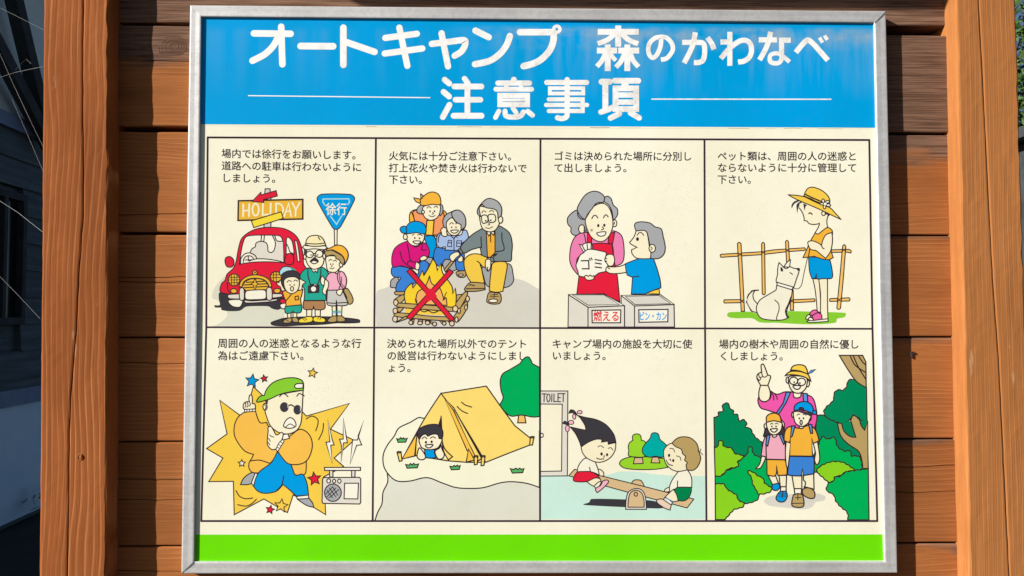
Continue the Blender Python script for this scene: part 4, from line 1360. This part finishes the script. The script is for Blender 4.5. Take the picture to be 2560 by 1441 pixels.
for bi in range(len(GAPS) - 1):
    topL, topR = zpx(GAPS[bi][1], 0), zpx(GAPS[bi][3], 1); botL, botR = zpx(GAPS[bi+1][0], 0), zpx(GAPS[bi+1][2], 1)
    cr = [(zpx(a, 0), zpx(b, 1)) for a, b in CRACKS.get(bi, [])]
    crf = [sorted(((topL-a)/(topL-botL), (topR-b)/(topR-botR))) for a, b in cr]
    fm = [f for f in (.1, .22, .34, .46, .58, .7, .82, .92) if all(f < lo - .04 or f > hi + .04 for lo, hi in crf)]
    proud = [.000, -.004, .001, -.001, .0015, 0, .001, 0, 0, 0][bi]
    V, F, wear = [], [], []; n = None
    for i in range(NX + 1):
        t = i / NX; x = XL + (XR - XL) * t
        T, B = topL + (topR-topL)*t, botL + (botR-botL)*t
        T += .0009*noise.noise(Vector((x*14, bi*5., 0))); B += .0009*noise.noise(Vector((x*14, bi*5.+2, 0)))
        rows = [(T, .06), (T, .003), (T-.0006, .0014), (T-.0018, .0004), (T-.004, 0)]
        marks = [(T-.02, 0), (T-.05, 0)]
        H = T - B
        marks = [(T - H*f, .0010*noise.noise(Vector((x*3, bi*9 + f*7, 1)))) for f in fm]
        for (cl_, cr_) in cr:
            zc = cl_ + (cr_-cl_)*t + .004*noise.noise(Vector((x*9, bi*3.3 + cl_*9, 2))) + .0015*noise.noise(Vector((x*40, bi*3.3 + cl_*9, 2)))
            dep = .005 * max(0.0, min(1.0, .75 + 1.6*noise.noise(Vector((x*2.2, bi + cl_*5, 7)))))
            marks += [(zc+.0016, 0), (zc, dep), (zc-.0012, .0002)]
        marks.sort(reverse=True)
        rows += marks + [(B+.004, 0), (B+.0018, .0004), (B+.0005, .0014), (B, .003), (B, .06)]
        V.append([(x, y + proud, z) for z, y in rows])
    n = min(len(r) for r in V)
    # crack rows replace nearby plain rows, so keep the count equal by padding at the bottom bevel
    full = max(len(r) for r in V)
    V2 = []
    for r in V:
        while len(r) < full: r.insert(-5, ((r[-6][0]), r[-6][1]*.5, (r[-6][2] + r[-5][2]) / 2))
        V2 += r
    n = full
    for i in range(NX):
        for j in range(n): 
            k = (j+1) % n; F.append((i*n+j, i*n+k, (i+1)*n+k, (i+1)*n+j))
    F.append(tuple(range(n))[::-1]); F.append(tuple(NX*n+j for j in range(n)))
    for i in range(NX+1):
        t = i / NX; T = topL + (topR-topL)*t
        for j in range(n):
            x, y, z = V2[i*n+j]
            px = 370 + t * 1940
            lim = (.86 if t < .5 else 1.9)
            # weathering: strong above a line that is lower on the right; plus the top rim of each board on the right
            zl = 2.20 + (1.87 - 2.20) * max(0, min(1, (t-.4)*2.2)); 
            wv = max(0.0, min(1.0, (z - zl) / .16 + .35))
            rim = max(0.0, 1 - (T - z) / .035) * (.66 if t > .5 else .2)
            if bi == 6 and t > .8: rim = max(rim, .95 * max(0.0, 1 - (T - z) / .11) * min(1, (t - .93) * 22))
            if bi == 1 and t < .25: wv = max(wv, .78 - max(0.0, (zpx(150, 0) - z)) * 30)
            wear.append(max(wv, rim))
    o = mesh_obj('board', [(a, b - .02, c) for a, b, c in V2], F, M_BOARD, wall)
    at_ = o.data.attributes.new('wear', 'FLOAT', 'POINT'); at_.data.foreach_set('value', wear)
# a grey weathered knot in the second board on the left, and a little bent staple on the right
kc = at(437, 118, -.001); V, F = [], []; m = 26
for q, dy in ((1.0, .0015), (.94, .0010), (.86, .0014), (.78, .0009), (.66, .0013), (.6, .0008), (.44, .0012), (.36, .0007), (.16, .0012)):
    for i in range(m):
        a = 2*math.pi*i/m; rr_ = .033 * q * (1 + .34*noise.noise(Vector((math.cos(a)*1.3, math.sin(a)*1.3, q*.8))))
        V.append((kc.x + rr_*1.15*math.cos(a), -.0058 + dy - .02, kc.z + rr_*.8*math.sin(a)))
for r_ in range(8):
    for i in range(m): F.append((r_*m+(i+1) % m, r_*m+i, (r_+1)*m+i, (r_+1)*m+(i+1) % m))
F.append(tuple(8*m+i for i in range(m))[::-1])
o = mesh_obj('knot', V, F, M_BOARD, wall); at_ = o.data.attributes.new('wear', 'FLOAT', 'POINT'); at_.data.foreach_set('value', [.95 if (i // m) % 3 == 1 else .8 for i in range(len(V))])
V, F = [], []
for a, b in (((2277, 880), (2280, 894)), ((2279, 880), (2285, 883))):
    P1, P2 = at(*a, -.002), at(*b, -.002)
    box(V, F, (min(P1.x, P2.x) - .0004, -.004 - .02, min(P1.z, P2.z) - .0004), (max(P1.x, P2.x) + .0006, .001 - .02, max(P1.z, P2.z) + .0006))
mesh_obj('staple', V, F, simple('rusty_staple', (.05, .03, .025), .7), wall)
V, F = [], []
box(V, F, (-1.35, -.50, 2.86), (1.38, .30, 2.89)); box(V, F, (-1.32, -.47, 2.79), (1.35, -.44, 2.857)); box(V, F, (-1.25, -.40, 2.763), (-1.19, .25, 2.857)); box(V, F, (1.20, -.40, 2.763), (1.26, .25, 2.857))
mesh_obj('roof', [(a, b - .02, c) for a, b, c in V], F, simple('added_roof_board', (.10, .055, .03), .85, .4, 8), wall)  # added roof, out of view, to keep skylight off the boards
V, F = [], []
box(V, F, (XL, .045, .02), (XR, .065, 2.66))
mesh_obj('gap_darkening_panel', [(a, b - .0, c) for a, b, c in V], F, simple('dark_gap_backing', (.05, .03, .02), .9), wall)  # dark sheet added so the gaps between boards read black

# ------------------------------------------------------------------ the notice board
sign_c = at(1347, 1435, Y_FRONT)
board = empty('notice_board', (sign_c.x, -.015, sign_c.z))
tag(board, 'large illustrated campsite rules board with blue Japanese title and metal frame on the wooden wall', 'sign')
def rel(o):
    o.matrix_parent_inverse = Matrix.Translation(-board.location); return o
def sheet(name, quad, Y, mat, label=None, parent=None, thick=None):
    V = [at(x, y, Y) for x, y in quad]; F = [(0, 1, 2, 3)]
    # quad given TL, TR, BR, BL ; face must look to -y
    F = [(3, 2, 1, 0)]
    if thick:
        V += [Vector((v.x, v.y + thick, v.z)) for v in V]; F += [(4, 5, 6, 7)] + [(a, (a+1) % 4, (a+1) % 4 + 4, a + 4) for a in range(4)]
    o = mesh_obj(name, V, F, mat, parent or board)
    if not parent: rel(o)
    if label: o['label'] = label
    return o
# outer and inner corners of the frame (photo pixels on the frame's front plane): TL TR BR BL
OUT = [(475, 13), (2215, 28), (2244, 1433), (453, 1435)]
INN = [(503, 42), (2186, 57), (2212, 1405), (485, 1405)]
sheet('face_sheet', [(496, 36), (2192, 50), (2218, 1410), (480, 1412)], Y_FACE, M_SHEET, thick=.003)
sheet('blue_header_band', [(496, 36), (2189.5, 50), (2188, 320), (496, 311)], Y_FACE - .00012, M_BLUE)
sheet('green_footer_band', [(480, 1337), (2206.5, 1336.5), (2208.5, 1402), (480, 1403)], Y_FACE - .00012, M_GREEN)
def rail(i, mit_gap):
    j = (i + 1) % 4
    o1, o2, n2, n1 = [at(*p, Y_FRONT) for p in (OUT[i], OUT[j], INN[j], INN[i])]
    if mit_gap:      # the mitre has opened a little at this end
        d = (o2 - o1).normalized() * mit_gap; o2, n2 = o2 - d, n2 - d
    NS = 24; V, F = [], []
    w = (n1 - o1); 
    for k in range(NS + 1):
        t = k / NS; O = o1.lerp(o2, t); N = n1.lerp(n2, t); D = (N - O)
        prof = [(0, Y_FRONT + .030), (0, Y_FRONT + .0016), (.05, Y_FRONT + .0003), (.12, Y_FRONT), (.5, Y_FRONT + .0004), (.86, Y_FRONT), (.95, Y_FRONT + .0004), (1, Y_FRONT + .0018), (1, Y_FACE + .006)]
        for f, y in prof: V.append((O.x + D.x*f, y, O.z + D.z*f))
    n = 9
    for k in range(NS):
        for a in range(n):
            b = (a+1) % n; F.append((k*n+a, (k+1)*n+a, (k+1)*n+b, k*n+b))
    F.append(tuple(range(n))); F.append(tuple(NS*n+a for a in range(n))[::-1])
    return rel(mesh_obj('frame_rail', V, F, M_FRAME, board))
rail(0, .0); rail(1, 0); rail(2, 0); rail(3, 0)
# the two mitres that stand open show a dark joint
for a, b in (((2187, 58), (2215, 30)), ((454, 1434), (485, 1406))):
    P1, P2 = at(*a, Y_FRONT), at(*b, Y_FRONT)
    d = (P2 - P1).normalized(); nn = Vector((-d.z, 0, d.x)) * .0022
    V = [P1 - nn*.4, P2 - nn*1.6, P2 + nn*.9, P1 + nn*.4]; V = [Vector((v.x, Y_FRONT - .0003, v.z)) for v in V] + [Vector((v.x, Y_FRONT + .004, v.z)) for v in V]
    F = [(0, 1, 2, 3), (7, 6, 5, 4)] + [(i, i+4, (i+1) % 4+4, (i+1) % 4) for i in range(4)]
    rel(mesh_obj('mitre_joint', V, F, M_DARKMETAL, board))

# lifted film edge under the blue header: a pale rim with broken dark dirt
pr_ = Print(0, 0, 1.0, z0=1.6e-4)
pr_.line([(504, 313.5), (900, 317), (1350, 320), (2187, 321.5)], 2.6, 'CR', False, False)
rr = random.Random(3); x = 512
while x < 2180:
    L = rr.uniform(8, 70)
    if rr.random() < .4:
        y = 315.5 + (x-504)/1683*8.5 - (1.2 if x > 900 else 0); pr_.line([(x, y), (x + L*.5, y + rr.uniform(-.8, .8)), (min(x + L, 2184), y + .3)], rr.uniform(.5, 1.0), 'OL' if rr.random() < .7 else 'K', False, False)
    x += L + rr.uniform(4, 40)
rel(pr_.flush('film_edge', board))
# printed pictures
def gx(k, y):     # x of the four inner/outer table verticals at photo row y
    T = {0: [(344, 519), (818, 515.5), (1303, 503)], 1: [(349, 939.5), (820, 935.5), (1303, 931.5)], 2: [(350, 1351), (820, 1350), (1303, 1350)],
         3: [(350, 1761), (820, 1762.5), (1303, 1766)], 4: [(350, 2173), (822, 2181), (1303, 2193)]}[k]
    for (ya, a), (yb, b) in zip(T, T[1:]):
        if y <= yb or (yb, b) == T[-1]: return a + (b-a)*(y-ya)/(yb-ya)
def gy(k, x): return {0: 344 + 6.5*(x-519)/1654, 1: 818.5 + 4*(x-515)/1666, 2: 1303.0}[k]
for pn in range(1, 9):
    r, c = (pn-1)//4, (pn-1) % 4
    ya, yb = (347, 820) if r == 0 else (820, 1303)
    q = [(gx(c, ya), gy(r, gx(c, ya))), (gx(c+1, ya), gy(r, gx(c+1, ya))), (gx(c+1, yb), gy(r+1, gx(c+1, yb))), (gx(c, yb), gy(r+1, gx(c, yb)))]
    pic = empty('picture_panel', (0, 0, 0)); 
    bpy.data.objects.remove(pic)
    pic = sheet('picture_panel', q, Y_FACE - .00012, M_SHEET, label=PLABEL[pn])
    pic['group'] = 'printed pictures'
    cx, cs, em, lines = CAPS[pn]
    ox, oy, sc, art = ART[pn]
    pr = Print(0, 0, 1.0, z0=1.5e-4)
    for yc, txt in lines:
        caption(pr, txt, cx, em, yc, cs); pr.flush('caption_line', pic)
    pr = Print(ox, oy, sc); pr.bushy = pn == 8
    # text commands inside the drawings
    chunks = art.splitlines(); out = []
    cur = None
    def run(lines_, name):
        s = '\n'.join([l for l in lines_ if l and l[0] != 'T'])
        tl = [l for l in lines_ if l and l[0] == 'T']
        if not tl: pr.draw(s, pic)
        else:
            # draw shapes without flushing, then the lettering on top, in one print
            nm = lines_[0].split()[1]
            body = s.split('\n', 1)[1]; pr.draw(body, pic)
            for l in tl:
                _, txt, x0, x1, y0, y1, key, off = l.split()
                put_text(pr, txt, float(x0), float(x1), float(y0), float(y1), key, float(off))
            pr.flush(nm, pic)
    blk = []
    for l in chunks + ['O end']:
        if l.startswith('O '):
            if blk: run(blk, None)
            blk = [l]
        elif l.strip(): blk.append(l)

# table lines round and between the pictures
pr = Print(0, 0, 1.0, z0=3.4e-4)
PAL['TB'] = (64, 44, 56)
def tl(pts, w=4.6): pr.line(pts, w, 'TB', False, False); rel(pr.flush('border_line', board))
for k in (0, 1, 2): tl([(x, gy(k, x)) for x in (gx(0, gy(k, 510)) - 2, 930, 1350, 1765, gx(4, gy(k, 2180)) + 2)], 4.8 if k != 1 else 4.4)
for k in range(5): tl([(gx(k, y), y) for y in (gy(0, gx(k, 350)), 580, 821, 1060, 1303)], 4.6)
# title
def title():
    INK['LET'] = M_LETTER
    for (T, w, cap, strokes) in TITLE:
        pr = Print(*T, z0=3.0e-4)
        for s in strokes:
            t = s.split(); ww = w
            if t[0][0] == 'w': ww = float(t[0][1:]); t = t[1:]
            if t[0] == 'R':
                cx, cy = map(float, t[1].split(',')); pr.line(pr.ell(cx, cy, float(t[2]), float(t[2]), 26), float(t[3]), 'LET', True); continue
            P = [tuple(map(float, q.split(','))) + (t[0] != 'L',) for q in t[1:]]
            pts = [(a, b) for a, b, _ in P] if t[0] != 'L' else spline(P, False, 6)
            pr.line(pts, ww, 'LET', t[0] == 'c', bool(cap))
        rel(pr.flush('title_letter', board))
    for T, a, b, w in ((T1, (108, 1022), (2432, 1048), 13), (T3, (150, 1066), (2444, 1068), 16)):
        pr = Print(*T, z0=3.0e-4); pr.line([a, b], w, 'LET', False, True); rel(pr.flush('title_rule', board))
title()

# ------------------------------------------------------------------ dark cabin wall behind, left of the left post
WX0, WSL = -3.2, -0.055                       # wall plane: x = WX0 + WSL * (y - camera y)
def onwall(px, py, out=0.0):
    d = CAM_M @ Vector(((px - 1280) / F_PX, -(py - 720.5) / F_PX, -1))
    t = (WX0 + out) / (d.x - WSL * d.y)
    return CAM_LOC + d * t
def wx(y, out=0.0): return WX0 + WSL * (y - CAM_LOC.y) + out
cabin = empty('cabin', (wx(4), 4, 0))
tag(cabin, 'dark blue grey weatherboarded cabin in the shade behind the left post', 'cabin')
CL = cabin.location.copy()
def cab(name, V, F, m, parent=None):
    return mesh_obj(name, [(a - CL.x, b - CL.y, c - CL.z) for a, b, c in V], F, m, parent or cabin)
M_CLAP = simple('dark_weatherboard', (.105, .135, .15), .8, .5, 5, bump=.002, stretch=(1, .5, 6), col2=(.045, .068, .078))
M_CABTRIM = simple('cabin_trim_paint', (.20, .26, .40), .6, .3, 6)
M_PANELUP = simple('grey_green_render', (.74, .80, .74), .85, .35, 3, col2=(.60, .68, .68))
M_BLUEP = simple('blue_painted_skirting', (.62, .78, .88), .6, .25, 4, col2=(.52, .70, .85))
M_BLACK = simple('dark_window_glass', (.01, .014, .016), .15, .3, 3)
M_BRACE = simple('tarred_timber', (.05, .058, .06), .85, .5, 8, bump=.001)
def slab(y0, y1, z0, z1, out0, out1, out0b=None):
    """box hugging the wall plane between out0 (back) and out1 (front); out0b leans the top"""
    V = []
    for z in (z0, z1):
        o = out1 if z == z0 else (out0b if out0b is not None else out1)
        V += [(wx(y0, out0), y0, z), (wx(y1, out0), y1, z), (wx(y1, o), y1, z), (wx(y0, o), y0, z)]
    F = [(0, 3, 2, 1)[::-1], (4, 5, 6, 7)[::-1], (0, 1, 5, 4), (1, 2, 6, 5), (2, 3, 7, 6), (3, 0, 4, 7)]
    return V, F
Y0, Y1 = 1.6, 7.2
V, F = slab(Y0, Y1, 0, 4.3, -2.4, -.03); cab('core_wall', V, F, M_CLAP)
V, F = slab(Y0 + .02, Y1 - .02, 2.93, 4.28, -.05, .0); cab('upper_panel', V, F, M_PANELUP)
V, F = slab(Y0, Y1, 2.83, 2.93, -.05, .05); cab('trim_board', V, F, M_CABTRIM)
V, F = slab(Y0, Y1, .87, .985, -.05, .04); cab('trim_board', V, F, M_CABTRIM)
V, F = slab(Y0 + .01, Y1 - .01, .05, .87, -.05, .015); cab('skirting_panel', V, F, M_BLUEP)
V, F = slab(Y0, Y1, 4.3, 4.36, -2.5, .45); cab('roof_edge', V, F, M_BRACE)
z = 2.83; 
wy = [onwall(p, 600).y for p in (-60, 52)]
wz0, wz1 = onwall(20, 812).z, onwall(20, 480).z
while z > 1.0:
    zb = max(z - .197, .985)
    if zb > wz1 or z < wz0: spans = [(Y0, Y1)]
    else: spans = [(Y0, min(wy)), (max(wy), Y1)]
    for a, b in spans:
        V, F = slab(a, b, zb, z, -.03, .026, .008); cab('weatherboard', V, F, M_CLAP)
    z = zb
ya, yb = min(wy), max(wy)
V, F = slab(ya, yb, wz0, wz1, -.03, -.005); win = cab('window', V, F, M_BLACK)
for a, b, c, d in ((ya, ya + .045, wz0, wz1), (yb - .045, yb, wz0, wz1), (ya + .045, yb - .045, wz1 - .05, wz1), (ya + .045, yb - .045, wz0, wz0 + .05), ((ya+yb)/2 - .02, (ya+yb)/2 + .02, wz0 + .05, wz1 - .05)):
    V, F = slab(a, b, c, d, -.004, .045); cab('window_frame', V, F, M_BRACE, win)
def beam(P, Q, w, name, mat, parent, base):
    P, Q = Vector(P), Vector(Q); d = (Q - P).normalized(); u = d.cross(Vector((1, 0, 0))).normalized(); v = d.cross(u)
    V = [tuple(c + u * sx * w + v * sy * w - base) for c in (P, Q) for sx, sy in ((-.5, -.5), (.5, -.5), (.5, .5), (-.5, .5))]
    F = [(3, 2, 1, 0), (4, 5, 6, 7)] + [(i, (i+1) % 4, (i+1) % 4+4, i+4) for i in range(4)]
    return mesh_obj(name, V, F, mat, parent)
for a, b in (((35, 0), (103, 285)), ((-12, 110), (112, 345))):
    P, Q = onwall(*a, .12), onwall(*b, .12)
    d = (P - Q); beam(P + d * .9, Q - d * .12, .085, 'brace', M_BRACE, cabin, CL)

# spider threads strung from the post, catching the sun
M_SILK = simple('spider_silk', (.36, .36, .35), .5, .1)
webs = empty('spider_web', at(60, 500, -.02)); tag(webs, 'few loose spider threads strung from the left edge of the left post', 'spider web')
WL = webs.location.copy()
def thread(pts, r, parent):
    V, F = [], []
    P = [at(x, y, Y) for x, y, Y in pts]
    for i, c in enumerate(P):
        d = (P[min(i+1, len(P)-1)] - P[max(i-1, 0)]).normalized(); u = d.cross(Vector((0, 1, 0))).normalized(); v = d.cross(u)
        for a in range(4): V.append(c - WL + (u * math.cos(a*math.pi/2) + v * math.sin(a*math.pi/2)) * r * .5)
    for i in range(len(P)-1):
        for a in range(4): F.append((i*4+a, i*4+(a+1) % 4, (i+1)*4+(a+1) % 4, (i+1)*4+a))
    mesh_obj('thread', V, F, M_SILK, parent)
for pts, r in (([(-20, 90, .10), (35, 215, .05), (75, 300, .0), (109, 370, -.02)], .0007), ([(30, 248, .08), (70, 340, .04), (109, 432, -.01)], .0006),
               ([(-20, 490, .1), (45, 532, .05), (107, 581, -.02)], .0008), ([(-20, 672, .1), (42, 735, .05), (100, 797, .0)], .0005),
               ([(-20, 200, .1), (40, 181, .06), (107, 167, -.01)], .0007), ([(38, 175, .06), (65, 148, .04), (78, 160, .03)], .0005),
               ([(-20, 10, .1), (50, 45, .05), (109, 75, -.01)], .0004)):
    thread(pts, r, webs)

# ------------------------------------------------------------------ right edge: tree and ochre shed far behind
M_LEAF = simple('leaf', (.07, .13, .02), .6, .6, 9, col2=(.03, .07, .012))
M_BARK = simple('bark', (.11, .085, .06), .9, .5, 9, bump=.01)
def leafy(name, label, cat, c, r, n, size, trunk=None):
    root = empty(name, (c[0], c[1], 0)); tag(root, label, cat)
    rnd = random.Random(name + str(n)); V, F = [], []
    clumps = [(rnd.gauss(0, .45), rnd.gauss(0, .45), rnd.gauss(0, .45)) for _ in range(26)]
    for i in range(n):
        cl = rnd.choice(clumps); p = [cl[k] + rnd.gauss(0, .16) for k in range(3)]
        p = Vector((p[0]*r[0], p[1]*r[1], c[2] + p[2]*r[2]))
        if p.z < .02: p.z = .02 + rnd.random() * .1
        a = Vector((rnd.gauss(0, 1), rnd.gauss(0, 1), rnd.gauss(0, 1))).normalized(); b = a.cross(Vector((rnd.gauss(0, 1), rnd.gauss(0, 1), rnd.gauss(0, 1)))).normalized()
        s = size * rnd.uniform(.6, 1.2); k = len(V)
        V += [p - a*s, p + b*s*.35, p + a*s, p - b*s*.35]; F.append((k, k+1, k+2, k+3))
    o = mesh_obj('crown', V, F, M_LEAF, root)
    if trunk:
        V, F = [], []; m = 10; hs = 9; top = c[2] + .3
        for j in range(hs):
            z = top * j / (hs-1); rr = trunk * (1 - .6*j/(hs-1)) * (1.25 if j == 0 else 1)
            for i in range(m): V.append((rr*math.cos(2*math.pi*i/m) + .05*math.sin(z*2), rr*math.sin(2*math.pi*i/m), z))
        for j in range(hs-1):
            for i in range(m): F.append((j*m+i, j*m+(i+1) % m, (j+1)*m+(i+1) % m, (j+1)*m+i))
        F.append(tuple((hs-1)*m+i for i in range(m)))
        mesh_obj('trunk', V, F, M_BARK, root)
    return root
leafy('broadleaf_tree', 'green leafy tree far behind the right post, sky showing through its leaves', 'tree', (5.5, 5.6, 4.1), (1.7, 1.7, 1.5), 9000, .06, .13)
leafy('low_plant', 'small green leafy plant at the foot of the dark cabin', 'plant', (onwall(70, 1330).x + .25, onwall(70, 1330).y, .16), (.22, .35, .12), 60, .045)
M_OCH = simple('ochre_plank', (.50, .36, .13), .8, .3, 8, bump=.002, stretch=(1, 1, 6))
SC = Vector((4.35, 3.2, 0)); shed = empty('garden_shed', SC); tag(shed, 'ochre planked shed just showing beyond the right edge of the right post', 'shed')
for i in range(14):
    V, F = [], []; box(V, F, (-.70 + i*.2, 0, 0), (-.704 + (i+1)*.2, .03 + (.004 if i % 2 else 0), 2.72)); mesh_obj('plank', V, F, M_OCH, shed)
V, F = [], []; box(V, F, (-.8, -.12, 2.73), (2.2, 1.5, 2.80)); mesh_obj('roof', V, F, M_BRACE, shed)
V, F = [], []; box(V, F, (-.68, .045, 0), (2.08, 1.4, 2.72)); mesh_obj('core_wall', V, F, M_BRACE, shed)
